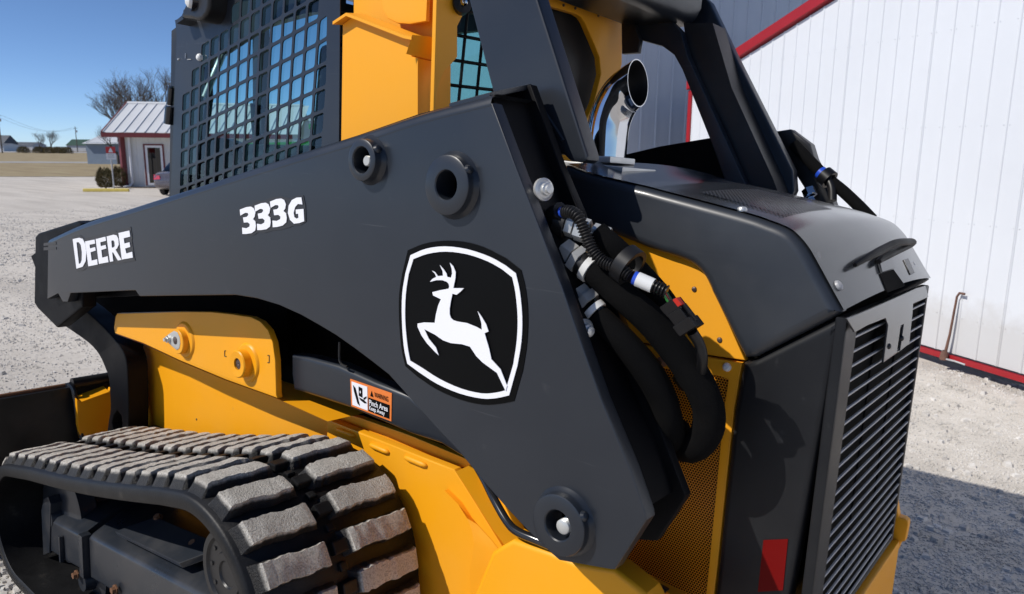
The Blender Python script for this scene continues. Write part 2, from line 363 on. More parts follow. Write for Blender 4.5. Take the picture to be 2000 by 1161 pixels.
# loose stones lying on the lot (nobody could count them)
st = MB(); rs = random.Random(3)
def stone(x, y, r):
    z = zg(x, y)+noise.noise(Vector((x*1.3, y*1.3, 0)))*.012 + noise.noise(Vector((x*5, y*5, 3)))*.005
    a = rs.random()*6.28; e = [rs.uniform(.7, 1.3)*r for _ in range(6)]; ca, sa = math.cos(a), math.sin(a); h = rs.uniform(.4, .8)
    pts = [(e[0], .2*e[0]), (-.1*e[1], e[1]), (-e[2], -.1*e[2]), (.2*e[3], -e[3])]
    base = [(x+ca*p-sa*q, y+sa*p+ca*q, z-.2*r) for p, q in pts]
    top = [(x+(ca*p-sa*q)*.62, y+(sa*p+ca*q)*.62, z+h*r*rs.uniform(.7, 1.2)) for p, q in pts]
    st.add(base+top, [(0, 1, 5, 4), (1, 2, 6, 5), (2, 3, 7, 6), (3, 0, 4, 7), (4, 5, 6, 7)])
def scatter(n, quad, r0, r1, pw=2.5):
    q = [Vector(p[:2]) for p in quad]
    for _ in range(n):
        u, v = rs.random(), rs.random(); p = (q[0]*(1-u)+q[1]*u)*(1-v)+(q[3]*(1-u)+q[2]*u)*v
        stone(p.x, p.y, r0+(r1-r0)*rs.random()**pw)
scatter(30000, [(-1.445,6.65,-0.08),(0.02,6.09,-0.08),(0.107,2.975,-0.08),(-0.455,2.509,-0.08)], .0025, .010, 3)
scatter(16000, [(-11.618,3.066,-0.12),(-16.648,7.489,-0.12),(-4.373,2.086,-0.12),(-5.182,1.274,-0.12)], .003, .012, 3)
scatter(9000, [(-26.044,7.07,-0.25),(-27.628,13.249,-0.25),(-10.556,5.2,-0.25),(-10.724,2.803,-0.25)], .006, .022, 3)
scatter(260, [(-1.445,6.65,-0.08),(0.02,6.09,-0.08),(0.107,2.975,-0.08),(-0.455,2.509,-0.08)], .014, .03, 2)
scatter(260, [(-18.991,5.12,-0.12),(-20.84,9.97,-0.12),(-4.373,2.086,-0.12),(-5.182,1.274,-0.12)], .016, .04, 2)
scatter(1500, [(-3.38,0.776,-0.08),(-2.615,0.828,-0.08),(-2.455,0.68,-0.08),(-2.83,0.538,-0.08)], .004, .02, 3)
tag(st.obj('loose_gravel', 'stone', fix=False, ang=10), 'small loose limestone chips strewn over the gravel lot', 'gravel', kind='stuff')

# ------------------------------------------------------------------ the track loader
L = empty('compact_track_loader', to_world(ORG)); L.rotation_mode = 'QUATERNION'; L.rotation_quaternion = QM.to_quaternion()
tag(L, 'yellow and charcoal compact track loader parked on gravel with a deer emblem', 'track loader')
def P(me_or_mb, name, mat, parent=L, **k):
    if isinstance(me_or_mb, MB): return me_or_mb.obj(name, mat, parent, ORG, **k)
    return finish(me_or_mb, mat, name, parent, ORG, wn=True, **k)
def mirror_y(o, name=None):
    c = o.copy(); c.data = o.data.copy(); c.data.transform(Matrix.Diagonal((1, -1, 1, 1))); c.data.flip_normals()
    C.objects.link(c); c.parent = o.parent if o.parent is L else L; return c

# ---- left boom arm
top = [(-2.9097,1,1.1296),(-2.6158,1,1.2069),(-2.2331,1,1.2881),(-1.8324,1,1.373),(-1.4736,1,1.45),(-1.2246,1,1.5019),(-1.0508,1,1.5405),(-0.8737,1,1.5711)]
rear = [(-0.8057,1,1.4429),(-0.7557,1,1.3571),(-0.696,1,1.2532),(-0.6468,1,1.1594),(-0.6059,1,1.0831),(-0.5419,1,0.981),(-0.5096,1,0.9186),(-0.5069,1,0.9084)]
low = [(-0.556,1,0.8047),(-0.5635,1,0.8017),(-0.6314,1,0.7861),(-0.6661,1,0.7782),(-0.6842,1,0.7847),(-0.7357,1,0.8067),(-0.7872,1,0.8327),(-0.8464,1,0.8665),(-0.9086,1,0.9053),(-0.9704,1,0.9356),(-1.0552,1,0.9828),(-1.1147,1,1.0153),(-1.1705,1,1.0334),(-1.2287,1,1.0511),(-1.2884,1,1.0675),(-1.3526,1,1.0807),(-1.4178,1,1.0926),(-1.5026,1,1.1025),(-1.598,1,1.1051),(-1.6935,1,1.1),(-1.894,1,1.0704),(-2.2173,1,1.0223),(-2.2428,1,1.0365),(-2.7262,1,0.9606),(-2.756,1,0.9252),(-2.7982,1,0.9208),(-2.8358,1,0.9444),(-2.9373,1,0.9097)]
holes = [Vector(q) for q in [(-1.1858,1,1.4467),(-0.9507,1,1.4084),(-0.6599,1,0.8529)]]
outer_loop = [V(q) for q in top+rear+low]
def drop(p, d): return (p[0]+.3*d, p[1], p[2]-d)
top_l = [drop(q, .017) for q in top[:-1]] + [(top[-1][0]+.005, top[-1][1], top[-1][2]-.017)]
arm = P(plate([top_l+rear+low]+[circle(h, .026) for h in holes], .03, .0035), 'boom_arm', 'charcoal')
arm['label'] = 'left boom arm with lettering and emblem'
mb = MB()                                # rounded top cap along the upper edge
tp = curve_pts(top, 5); rows = []
for i, q in enumerate(tp):
    t = (tp[min(i+1, len(tp)-1)]-tp[max(i-1, 0)]).normalized(); n = Vector((-t.z, 0, t.x)); n = n if n.z > 0 else -n
    r = .022; b = q - n*r
    rows.append([b+Vector((0, .0012, -.003)), b+Vector((0, -.0005, 0))]+[b+Vector((0, r, 0))+n*(r*math.sin(a))-Vector((0, r*math.cos(a), 0)) for a in [math.pi/2*k/8 for k in range(1, 9)]]+[q+Vector((0, .145, 0))])
mb.sheet(rows); P(mb, 'top_cap', 'charcoal', arm, ang=60)
inner = [(-3.4748,1.13,1.0009),(-3.0406,1.13,1.1635),(-2.524,1.13,1.2612),(-2.0708,1.13,1.3582),(-1.6651,1.13,1.4474),(-1.3837,1.13,1.5066),(-1.1873,1.13,1.5516),(-0.987,1.13,1.5846),(-0.8878,1.13,1.6016),(-0.8055,1.13,1.4482),(-0.7587,1.13,1.3736),(-0.6779,1.13,1.2277),(-0.5319,1.13,0.9579),(-0.5042,1.13,0.9091),(-0.5077,1.13,0.8968),(-0.5505,1.13,0.8088),(-0.6186,1.13,0.7878),(-0.7274,1.13,0.8035),(-0.8293,1.13,0.8446),(-0.9403,1.13,0.9001),(-1.0303,1.13,0.956),(-1.1091,1.13,0.9956),(-1.1912,1.13,1.014),(-1.2602,1.13,1.0247),(-1.3707,1.13,1.0542),(-1.5739,1.13,1.0732),(-1.9136,1.13,1.0571),(-2.5055,1.13,0.9702),(-3.1206,1.13,0.8688),(-3.329,1.13,0.8491)]
P(plate([inner]+[circle((h.x, 1.13, h.z), .028) for h in holes], .022, .003), 'inner_plate', 'black_and_shade', arm)  # near-black: the outer plate's shadow is put into the colour
# the web that closes the box between the two plates
mb = MB(); web = [V(q)+Vector((-.022, .03, 0)) for q in [top[-1]]+rear]
mb.sheet([[q, q+Vector((0, .102, 0))] for q in web]); 
lw = [V(q)+Vector((0, .028, .012)) for q in low]; mb.sheet([[q, q+Vector((0, .105, 0))] for q in lw[2:]])
mb.add([V(top[0])+Vector((.004, .03, -.03)), V(top[0])+Vector((.004, .1, -.03)), V(low[-1])+Vector((.004, .1, .01)), V(low[-1])+Vector((.004, .03, .01))], [(0, 1, 2, 3)])
P(mb, 'web', 'black_and_shade', arm)  # shade inside the box section is put into the colour
ea, eb = [V(q) for q in [(-0.8843,1.012,1.5737),(-0.8984,1.148,1.6061)]]; et = (V(top[-2])-V(top[-1])).normalized()*.10
mb = MB(); mb.prism([ea, eb, eb+et, ea+et], (0, 0, -.010)); P(mb, 'end_cap', 'charcoal', arm, bev=.002)
for h, ro, ri, dep in ((holes[0], .042, .026, .024), (holes[1], .055, .0265, .022), (holes[2], .054, .0262, .022)):
    mb = MB(); mb.lathe(h, (0, -1, 0), [(ri, -.02), (ri, dep-.002), (ri+.002, dep), (ro-.004, dep), (ro-.001, dep-.0015), (ro, dep-.004), (ro, .010), (ro+.002, .006), (ro+.006, .002), (ro+.009, -.002)], 48)
    b = P(mb, 'pivot_boss', 'charcoal', arm)
    mb = MB(); w = h+Vector((ro*.80, -.012, ro*.52)); mb.lathe(w, (.8, -.25, .52), [(.0, .009), (.005, .008), (.009, .004), (.011, -.006)], 12); P(mb, 'weld_tail', 'charcoal', b)
def bolt(c, axis, r, ln, mat, parent, name='bolt', thread=True):
    mb = MB(); pr = [(.0, ln), (r*.86, ln), (r, ln-.0015)]; k = ln-.0015
    while thread and k > .004: pr += [(r*.90, k-.0009), (r, k-.0018)]; k -= .0018
    pr += [(r, 0)]; mb.lathe(c, axis, pr, 20); return P(mb, name, mat, parent, ang=40)
bolt(holes[0]+Vector((.004, .03, -.001)), (0, -1, 0), .0105, .044, 'silverpaint', arm)
bolt(holes[2]+Vector((.006, .03, -.003)), (0, -1, 0), .0130, .046, 'silverpaint', arm)
for h in holes:
    mb = MB(); mb.lathe(h+Vector((0, .075, 0)), (0, -1, 0), [(0, 0), (.034, 0)], 24); P(mb, 'bore_end', 'black', arm)
# decals on the arm
def decal(loops, y, name, mat, parent, t=.0012):
    return P(plate([[(q[0], y, q[2]) for q in lp] for lp in loops], t, 0), name, mat, parent)
emb_back = curve_pts([(-1.0675,1,1.277),(-1.0239,1,1.294),(-0.9735,1,1.3046),(-0.921,1,1.308),(-0.8705,1,1.3029),(-0.8179,1,1.2886)], 3)+curve_pts([(-0.7831,1,1.2718),(-0.7702,1,1.2376),(-0.7627,1,1.1943),(-0.762,1,1.144),(-0.7675,1,1.0975)], 3)+curve_pts([(-0.7832,1,1.0377),(-0.8155,1,1.025),(-0.8568,1,1.0137),(-0.9125,1,1.0103),(-0.9759,1,1.0162),(-1.0295,1,1.0301)], 3)+curve_pts([(-1.0645,1,1.044),(-1.0776,1,1.0791),(-1.0869,1,1.1361),(-1.0885,1,1.1875),(-1.0814,1,1.2298)], 3)
emb = decal([emb_back], .9988, 'emblem', 'decalblack', arm, .0016)
emb['label'] = 'black shield emblem with white leaping deer'
wo = curve_pts([(-1.0572,1,1.2687),(-1.0149,1,1.2855),(-0.9647,1,1.295),(-0.9085,1,1.2953),(-0.8545,1,1.2875),(-0.8171,1,1.2762)], 3)+curve_pts([(-0.7931,1,1.2651),(-0.7824,1,1.2359),(-0.7741,1,1.1925),(-0.7728,1,1.1477),(-0.7786,1,1.1038)], 3)+curve_pts([(-0.7936,1,1.0464),(-0.8236,1,1.0341),(-0.8575,1,1.0256),(-0.9131,1,1.0225),(-0.9722,1,1.0281),(-1.021,1,1.04)], 3)+curve_pts([(-1.0569,1,1.0511),(-1.0685,1,1.0841),(-1.0763,1,1.1378),(-1.0775,1,1.189),(-1.0701,1,1.2312)], 3)
wi = curve_pts([(-1.0489,1,1.2619),(-1.0101,1,1.2762),(-0.9622,1,1.2854),(-0.908,1,1.2861),(-0.8577,1,1.2786),(-0.8238,1,1.2684)], 3)+curve_pts([(-0.8004,1,1.2572),(-0.7916,1,1.2318),(-0.7839,1,1.1909),(-0.7828,1,1.1487),(-0.7877,1,1.1048)], 3)+curve_pts([(-0.8018,1,1.0539),(-0.8242,1,1.0444),(-0.8581,1,1.0351),(-0.9096,1,1.0326),(-0.9663,1,1.0389),(-1.0148,1,1.0509)], 3)+curve_pts([(-1.049,1,1.0586),(-1.0585,1,1.0892),(-1.0671,1,1.1393),(-1.0674,1,1.1904),(-1.061,1,1.2308)], 3)
decal([wo, wi], .9968, 'emblem_border', 'decalwhite', arm)
deer = [(-0.9925,1,1.2046),(-0.9729,1,1.211),(-0.9504,1,1.2171),(-0.9485,1,1.2215),(-0.9504,1,1.2264),(-0.9551,1,1.2294),(-0.9677,1,1.2311),(-0.9822,1,1.2292),(-0.9999,1,1.2236),(-0.9929,1,1.2306),(-0.9834,1,1.2351),(-0.9871,1,1.2408),(-0.9958,1,1.2458),(-0.9872,1,1.2438),(-0.9793,1,1.2372),(-0.966,1,1.2397),(-0.9673,1,1.2483),(-0.9753,1,1.2588),(-0.9646,1,1.2516),(-0.9572,1,1.245),(-0.9544,1,1.2388),(-0.9453,1,1.2384),(-0.9425,1,1.2468),(-0.9442,1,1.2555),(-0.9497,1,1.2659),(-0.9404,1,1.2604),(-0.9338,1,1.2503),(-0.934,1,1.2389),(-0.9382,1,1.2199),(-0.9119,1,1.2232),(-0.9191,1,1.2162),(-0.9295,1,1.2085),(-0.9397,1,1.2092),(-0.9431,1,1.1958),(-0.9455,1,1.1803),(-0.945,1,1.1698),(-0.9413,1,1.1628),(-0.935,1,1.1595),(-0.9247,1,1.1588),(-0.9007,1,1.1598),(-0.877,1,1.1566),(-0.8633,1,1.1533),(-0.8652,1,1.1662),(-0.8696,1,1.1758),(-0.8757,1,1.186),(-0.8647,1,1.1766),(-0.8537,1,1.1652),(-0.8473,1,1.1531),(-0.8565,1,1.1486),(-0.8508,1,1.1364),(-0.8443,1,1.1229),(-0.8374,1,1.1036),(-0.8152,1,1.0899),(-0.8057,1,1.075),(-0.7984,1,1.0634),(-0.8006,1,1.0527),(-0.8229,1,1.0816),(-0.8578,1,1.0937),(-0.8738,1,1.1024),(-0.8904,1,1.1173),(-0.9104,1,1.1181),(-0.9387,1,1.115),(-0.9597,1,1.1167),(-0.9812,1,1.1237),(-1.011,1,1.1296),(-0.998,1,1.113),(-0.9779,1,1.0994),(-0.9695,1,1.0853),(-0.9818,1,1.0914),(-1.0018,1,1.1028),(-1.0178,1,1.1157),(-1.0296,1,1.1311),(-1.0299,1,1.1374),(-1.0125,1,1.1425),(-0.9832,1,1.1467),(-0.981,1,1.1626),(-0.9756,1,1.1818),(-0.9691,1,1.1944),(-0.9901,1,1.1988)]
decal([deer], .9953, 'emblem_deer', 'decalwhite', arm)
ZD = None
back = [(-2.6885,1,1.1571),(-2.6259,1,1.168),(-2.5909,1,1.1588),(-2.5036,1,1.177),(-2.3629,1,1.2041),(-2.3481,1,1.2008),(-2.3386,1,1.2084),(-2.2568,1,1.2252),(-2.2476,1,1.1921),(-2.2525,1,1.1869),(-2.2388,1,1.1359),(-2.2337,1,1.1272),(-2.3462,1,1.1052),(-2.3675,1,1.1042),(-2.5673,1,1.0622),(-2.5808,1,1.064),(-2.6166,1,1.0505),(-2.6654,1,1.0422)]
decal([back], .9988, 'name_backing', 'decalgrey', arm, .0016)
letters = [[[(-2.6793,1,1.1494),(-2.6268,1,1.1587),(-2.5992,1,1.1574),(-2.5802,1,1.142),(-2.5751,1,1.1167),(-2.582,1,1.0871),(-2.6082,1,1.0652),(-2.6586,1,1.0528)], [(-2.6495,1,1.1417),(-2.631,1,1.144),(-2.6152,1,1.1357),(-2.6091,1,1.1131),(-2.6131,1,1.0865),(-2.624,1,1.0748),(-2.6376,1,1.0712)]],
 [[(-2.5807,1,1.1511),(-2.508,1,1.1639),(-2.5045,1,1.1516),(-2.5476,1,1.1435),(-2.5447,1,1.1318),(-2.5055,1,1.1403),(-2.5026,1,1.1293),(-2.5418,1,1.1201),(-2.5362,1,1.0936),(-2.4938,1,1.1026),(-2.492,1,1.0858),(-2.563,1,1.0719)]],
 [[(-2.4993,1,1.1661),(-2.4277,1,1.1802),(-2.4237,1,1.1682),(-2.4663,1,1.1592),(-2.4635,1,1.1472),(-2.4273,1,1.1547),(-2.4244,1,1.1439),(-2.4606,1,1.1355),(-2.4562,1,1.1117),(-2.4156,1,1.1208),(-2.4121,1,1.1024),(-2.482,1,1.0889)]],
 [[(-2.4188,1,1.1816),(-2.37,1,1.1917),(-2.3488,1,1.1914),(-2.3376,1,1.1817),(-2.3358,1,1.1644),(-2.3488,1,1.1515),(-2.36,1,1.1466),(-2.3212,1,1.1197),(-2.3455,1,1.1151),(-2.3772,1,1.1372),(-2.3835,1,1.1352),(-2.3781,1,1.1093),(-2.4013,1,1.1045)], [(-2.3868,1,1.1717),(-2.3713,1,1.1745),(-2.3644,1,1.1697),(-2.3635,1,1.1577),(-2.3699,1,1.1529),(-2.3842,1,1.1502)]],
 [[(-2.335,1,1.1999),(-2.2622,1,1.2136),(-2.2576,1,1.1962),(-2.3011,1,1.1872),(-2.2975,1,1.1716),(-2.2634,1,1.1786),(-2.2597,1,1.1653),(-2.2938,1,1.1571),(-2.2866,1,1.1427),(-2.248,1,1.152),(-2.2446,1,1.1347),(-2.3181,1,1.1211)]]]
for lp in letters: decal(lp, .9968, 'letter', 'decalwhite', arm)
back = [(-1.669,1,1.3194),(-1.6346,1,1.3285),(-1.6155,1,1.3306),(-1.6003,1,1.3399),(-1.556,1,1.3455),(-1.5379,1,1.3527),(-1.4955,1,1.3584),(-1.4679,1,1.3559),(-1.4577,1,1.3538),(-1.4376,1,1.3616),(-1.4086,1,1.3648),(-1.4005,1,1.3423),(-1.3975,1,1.3074),(-1.4171,1,1.298),(-1.4471,1,1.2939),(-1.4675,1,1.2874),(-1.4952,1,1.281),(-1.5307,1,1.2755),(-1.5598,1,1.268),(-1.5895,1,1.2663),(-1.6085,1,1.2578),(-1.6432,1,1.253),(-1.6588,1,1.2555),(-1.6617,1,1.2782),(-1.6647,1,1.2887)]
decal([back], .9988, 'model_backing', 'decalgrey', arm, .0016)
three = [(-1.6636,1,1.3159),(-1.6347,1,1.3238),(-1.6155,1,1.3264),(-1.6027,1,1.323),(-1.596,1,1.3138),(-1.5991,1,1.3035),(-1.6067,1,1.297),(-1.5961,1,1.2919),(-1.5939,1,1.2815),(-1.597,1,1.2707),(-1.6122,1,1.263),(-1.6353,1,1.2589),(-1.6525,1,1.2573),(-1.6539,1,1.2728),(-1.6352,1,1.2726),(-1.6213,1,1.278),(-1.6197,1,1.2841),(-1.6289,1,1.2876),(-1.6459,1,1.2855),(-1.6497,1,1.2976),(-1.6326,1,1.3006),(-1.6256,1,1.3058),(-1.6287,1,1.3102),(-1.6402,1,1.3098),(-1.6614,1,1.3015)]
three2 = [(-1.5989,1,1.3295),(-1.5714,1,1.3371),(-1.5531,1,1.3395),(-1.5408,1,1.3362),(-1.5343,1,1.3271),(-1.5372,1,1.3171),(-1.5444,1,1.3108),(-1.5343,1,1.3058),(-1.5322,1,1.2957),(-1.5351,1,1.2851),(-1.5496,1,1.2777),(-1.5716,1,1.2737),(-1.588,1,1.2723),(-1.5894,1,1.2874),(-1.5716,1,1.2871),(-1.5583,1,1.2924),(-1.5568,1,1.2983),(-1.5656,1,1.3018),(-1.5819,1,1.2997),(-1.5855,1,1.3116),(-1.5692,1,1.3144),(-1.5626,1,1.3195),(-1.5655,1,1.3238),(-1.5766,1,1.3235),(-1.5967,1,1.3154)]
three3 = [(-1.535,1,1.3431),(-1.5088,1,1.3507),(-1.4906,1,1.353),(-1.4782,1,1.3497),(-1.4719,1,1.3409),(-1.4746,1,1.3311),(-1.4815,1,1.325),(-1.4711,1,1.3201),(-1.4683,1,1.3103),(-1.4703,1,1.3001),(-1.4841,1,1.2917),(-1.5065,1,1.2866),(-1.5236,1,1.2844),(-1.525,1,1.2999),(-1.508,1,1.3004),(-1.4939,1,1.3056),(-1.4925,1,1.3113),(-1.501,1,1.3148),(-1.5179,1,1.3127),(-1.5215,1,1.3251),(-1.5059,1,1.3278),(-1.4996,1,1.3327),(-1.5024,1,1.337),(-1.513,1,1.3367),(-1.5322,1,1.3289)]
gee = [(-1.4131,1,1.3599),(-1.409,1,1.3445),(-1.4262,1,1.3446),(-1.4367,1,1.3368),(-1.442,1,1.3238),(-1.4392,1,1.3141),(-1.4312,1,1.3111),(-1.4232,1,1.3141),(-1.4246,1,1.3231),(-1.4326,1,1.3217),(-1.434,1,1.3315),(-1.405,1,1.335),(-1.4021,1,1.3078),(-1.4204,1,1.3024),(-1.4404,1,1.2993),(-1.4554,1,1.3069),(-1.4636,1,1.3215),(-1.461,1,1.3384),(-1.4489,1,1.3519),(-1.4309,1,1.3585)]
for lp in (three, three2, three3, gee): decal([lp], .9968, 'model_digit', 'decalwhite', arm)
decal([[(-2.941,1,1.1107),(-2.8281,1,1.1271),(-2.8294,1,1.1163),(-2.9423,1,1.1005)]], .9988, 'small_label', 'decalgrey', arm, .001)
decal([[(-2.9429,1,1.0958),(-2.8304,1,1.1079),(-2.8275,1,1.0996),(-2.9443,1,1.0846)]], .9988, 'small_label', 'decalgrey', arm, .001)
# front knee plate and drop leg
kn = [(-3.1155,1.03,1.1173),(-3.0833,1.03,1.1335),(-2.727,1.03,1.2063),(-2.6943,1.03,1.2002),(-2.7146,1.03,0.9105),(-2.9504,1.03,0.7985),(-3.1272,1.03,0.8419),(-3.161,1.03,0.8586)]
P(plate([kn], .05, .008), 'knee_plate', 'black_and_shade', arm)  # near-black stands for shade on the plate
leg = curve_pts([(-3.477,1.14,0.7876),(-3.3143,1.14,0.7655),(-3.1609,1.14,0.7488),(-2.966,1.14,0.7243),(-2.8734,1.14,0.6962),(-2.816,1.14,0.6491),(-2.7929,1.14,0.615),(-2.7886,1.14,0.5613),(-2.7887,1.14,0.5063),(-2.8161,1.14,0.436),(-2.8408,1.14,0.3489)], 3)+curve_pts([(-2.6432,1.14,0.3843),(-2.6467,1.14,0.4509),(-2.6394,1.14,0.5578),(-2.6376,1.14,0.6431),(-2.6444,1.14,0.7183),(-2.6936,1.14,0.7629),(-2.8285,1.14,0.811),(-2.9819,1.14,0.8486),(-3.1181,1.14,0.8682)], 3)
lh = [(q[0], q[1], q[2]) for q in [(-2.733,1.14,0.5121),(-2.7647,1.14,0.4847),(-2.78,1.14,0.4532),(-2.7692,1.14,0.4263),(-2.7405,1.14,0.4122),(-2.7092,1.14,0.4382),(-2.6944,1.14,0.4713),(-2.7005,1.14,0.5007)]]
lg = P(plate([leg, lh], .075, .006), 'drop_leg', 'black_and_shade', arm)  # the upper leg's shade is put into its whole colour
# right boom arm (mirror of the left: only its rear end shows past the hood)
ra = mirror_y(arm); ra['label'] = 'right boom arm behind the hood'
for ch in [c for c in list(arm.children) if c.name.split('.')[0] in ('top_cap', 'inner_plate', 'web', 'end_cap', 'pivot_boss', 'drop_leg', 'knee_plate')]:
    c = mirror_y(ch); c.parent = ra

# ---- portal joining the arms behind the cab
sl_ = [(-1.1181,1.18,1.8263),(-1.1639,1.18,1.9428),(-0.9902,1.18,1.9152),(-0.9207,1.18,1.766),(-0.8518,1.18,1.6207),(-0.7834,1.18,1.4764),(-0.7839,1.18,1.4679),(-0.7926,1.18,1.462),(-0.8232,1.18,1.465),(-0.8409,1.18,1.478),(-0.9126,1.18,1.4765),(-1.0031,1.18,1.5462)]
up = P(plate([sl_], .045, .006), 'portal_upright', 'charcoal'); up['label'] = 'left upright of the portal joining the boom arms'
mb = MB(); mb.tube([(-0.9015,1.178,1.5714),(-0.872,1.178,1.5392),(-0.8389,1.178,1.5019)], .004, 6); P(mb, 'weld_bead', 'charcoal', up)
ip = [(-1.3406,2.06,1.959),(-1.2296,2.06,1.9278),(-1.2076,2.06,1.8609),(-1.1272,2.06,1.8369),(-1.0859,2.06,1.8095),(-1.0552,2.06,1.7656),(-0.9368,2.06,1.544),(-0.8992,2.06,1.4665),(-0.8726,2.06,1.4182),(-0.8126,2.06,1.4214),(-0.843,2.06,1.4686),(-0.9003,2.06,1.5676),(-1.0411,2.06,1.8054),(-1.0692,2.06,1.8764),(-1.142,2.06,1.9405)]
rin = P(plate([ip], .03, .004), 'portal_inner_plate', 'charcoal')
rup = P(plate([[(-1.0444,2.18,1.9785),(-0.9548,2.18,1.829),(-0.7403,2.18,1.4883),(-0.7297,2.18,1.4322),(-0.7426,2.18,1.3905),(-0.8174,2.18,1.3857),(-0.9065,2.18,1.487),(-1.0492,2.18,1.7608),(-1.1141,2.18,1.9011),(-1.1963,2.18,2.0302),(-1.1288,2.18,2.0527)]], .04, .006), 'portal_upright', 'charcoal'); rup['label'] = 'right upright of the portal joining the boom arms'
rp = [(-1.0444,2.18,1.9785),(-0.9548,2.18,1.829),(-0.7403,2.18,1.4883),(-0.7311,2.18,1.4321)]
mb = MB(); wr = [(-1.0439,2.12,1.9229),(-1.0293,2.12,1.9071),(-0.9228,2.12,1.7174),(-0.8461,2.12,1.5853),(-0.7734,2.12,1.4619),(-0.7511,2.12,1.4185)]
mb.prism([(-1.0795,2.092,1.9047),(-0.9868,2.092,1.897),(-0.9106,2.092,1.7137),(-0.7632,2.092,1.4615),(-0.7354,2.092,1.4048),(-0.8608,2.092,1.3973),(-0.9221,2.092,1.5696),(-1.0522,2.092,1.7934)], (0, .087, 0))
w1 = P(mb, 'portal_web', 'black')
bx = V([(-1.0444,2.18,1.9785)][0])
mb = MB(); z0 = bx.z-.075
sec = [(bx.x-.02, z0+.02), (bx.x-.005, z0+.05), (bx.x-.005, z0+.135), (bx.x-.03, z0+.16), (bx.x-.21, z0+.16), (bx.x-.21, z0), (bx.x-.045, z0)]
mb.prism([(x, 1.214, z) for x, z in sec], (0, 2.146-1.214, 0)); P(mb, 'portal_beam', 'charcoal', bev=.012, seg=3)

# ---- hood
HY0, HY1 = 1.29, 2.05
crease = [(-0.9149,1.29,1.4594),(-0.842,1.29,1.441),(-0.7206,1.29,1.4222),(-0.6873,1.29,1.4161),(-0.5198,1.29,1.3861),(-0.4714,1.29,1.3744),(-0.4493,1.29,1.3682),(-0.4326,1.29,1.3608),(-0.4184,1.29,1.3498),(-0.4049,1.29,1.3363),(-0.3919,1.29,1.3194),(-0.3509,1.29,1.2595),(-0.3343,1.29,1.236)]
ctop = curve_pts(crease, 3)
mb = MB(); NY = 14; rows = []
for k in range(NY+1):
    f = k/NY; y = HY0+.012+(HY1-HY0-.024)*f; crown = .016*(1-(2*f-1)**2)
    rows.append([(q.x+crown*.5, y, q.z+crown) for q in ctop])
mb.sheet(rows); ht = P(mb, 'hood_top', 'hoodtop', ang=50)
side = [tuple(q) for q in ctop]+[(-0.3438,1.29,1.2267),(-0.4685,1.29,1.1328),(-0.4897,1.29,1.1268),(-0.5032,1.29,1.1452)]+[tuple(q) for q in curve_pts([(-0.5661,1.29,1.2383),(-0.5736,1.29,1.2527),(-0.5841,1.29,1.2658),(-0.5965,1.29,1.2768),(-0.613,1.29,1.286),(-0.6401,1.29,1.2932),(-0.6676,1.29,1.2981)], 3)]+[(-0.705,1.29,1.3062),(-0.8108,1.29,1.3322),(-0.9065,1.29,1.3499)]
hs = P(plate([side], .05, .018, res=4), 'hood_side', 'hood'); hs['label'] = 'moulded left side of the engine hood'
mirror = hs.data.copy()
o2 = finish(mirror, 'hood', 'hood_side', L); o2.data.transform(Matrix.Translation((0, HY1+HY0-2*1.68, 0)) @ Matrix.Diagonal((1, -1, 1, 1))); o2.data.flip_normals()
for v in ht.data.vertices: v.co.z += .003; v.co.x += .002
def hex_perforated(name, base, pitch, rad, axes=('X', 'Z')):
    m = paint(name, base, .4, 0, .12, scale=4, dustcol=(.4, .33, .25)); nt = m.node_tree; b = nt.nodes['Principled BSDF']
    out = nt.nodes['Material Output']; v = tex_coord(nt)
    sep = nt.nodes.new('ShaderNodeSeparateXYZ'); nt.links.new(v, sep.inputs[0])
    com = nt.nodes.new('ShaderNodeCombineXYZ'); nt.links.new(sep.outputs[axes[0]], com.inputs[0]); nt.links.new(sep.outputs[axes[1]], com.inputs[1])
    ds = []
    for o in (0, .5):
        def vm(op, a, bb):
            n = nt.nodes.new('ShaderNodeVectorMath'); n.operation = op; nt.links.new(a, n.inputs[0])
            if bb is not None: n.inputs[1].default_value = bb
            return n.outputs['Value'] if op == 'LENGTH' else n.outputs[0]
        q = vm('MULTIPLY', com.outputs[0], (1/pitch, 1/(pitch*1.732), 0)); q = vm('ADD', q, (o+50, o+50, 0)); q = vm('FRACTION', q, None)
        q = vm('SUBTRACT', q, (.5, .5, 0)); q = vm('MULTIPLY', q, (1, 1.732, 0)); ds.append(vm('LENGTH', q, None))
    mn = nt.nodes.new('ShaderNodeMath'); mn.operation = 'MINIMUM'; nt.links.new(ds[0], mn.inputs[0]); nt.links.new(ds[1], mn.inputs[1])
    lt = nt.nodes.new('ShaderNodeMath'); lt.operation = 'LESS_THAN'; lt.inputs[1].default_value = rad; nt.links.new(mn.outputs[0], lt.inputs[0])
    tr = nt.nodes.new('ShaderNodeBsdfTransparent'); mx = nt.nodes.new('ShaderNodeMixShader')
    nt.links.new(lt.outputs[0], mx.inputs[0]); nt.links.new(b.outputs[0], mx.inputs[1]); nt.links.new(tr.outputs[0], mx.inputs[2]); nt.links.new(mx.outputs[0], out.inputs[0])
    return m
M['yellowmesh'] = hex_perforated('perforated_yellow_sheet', (.80, .29, .008), .0056, .40)
M['hoodmesh'] = hex_perforated('perforated_hood_sheet', (.028, .03, .034), .0085, .34, ('X', 'Y'))

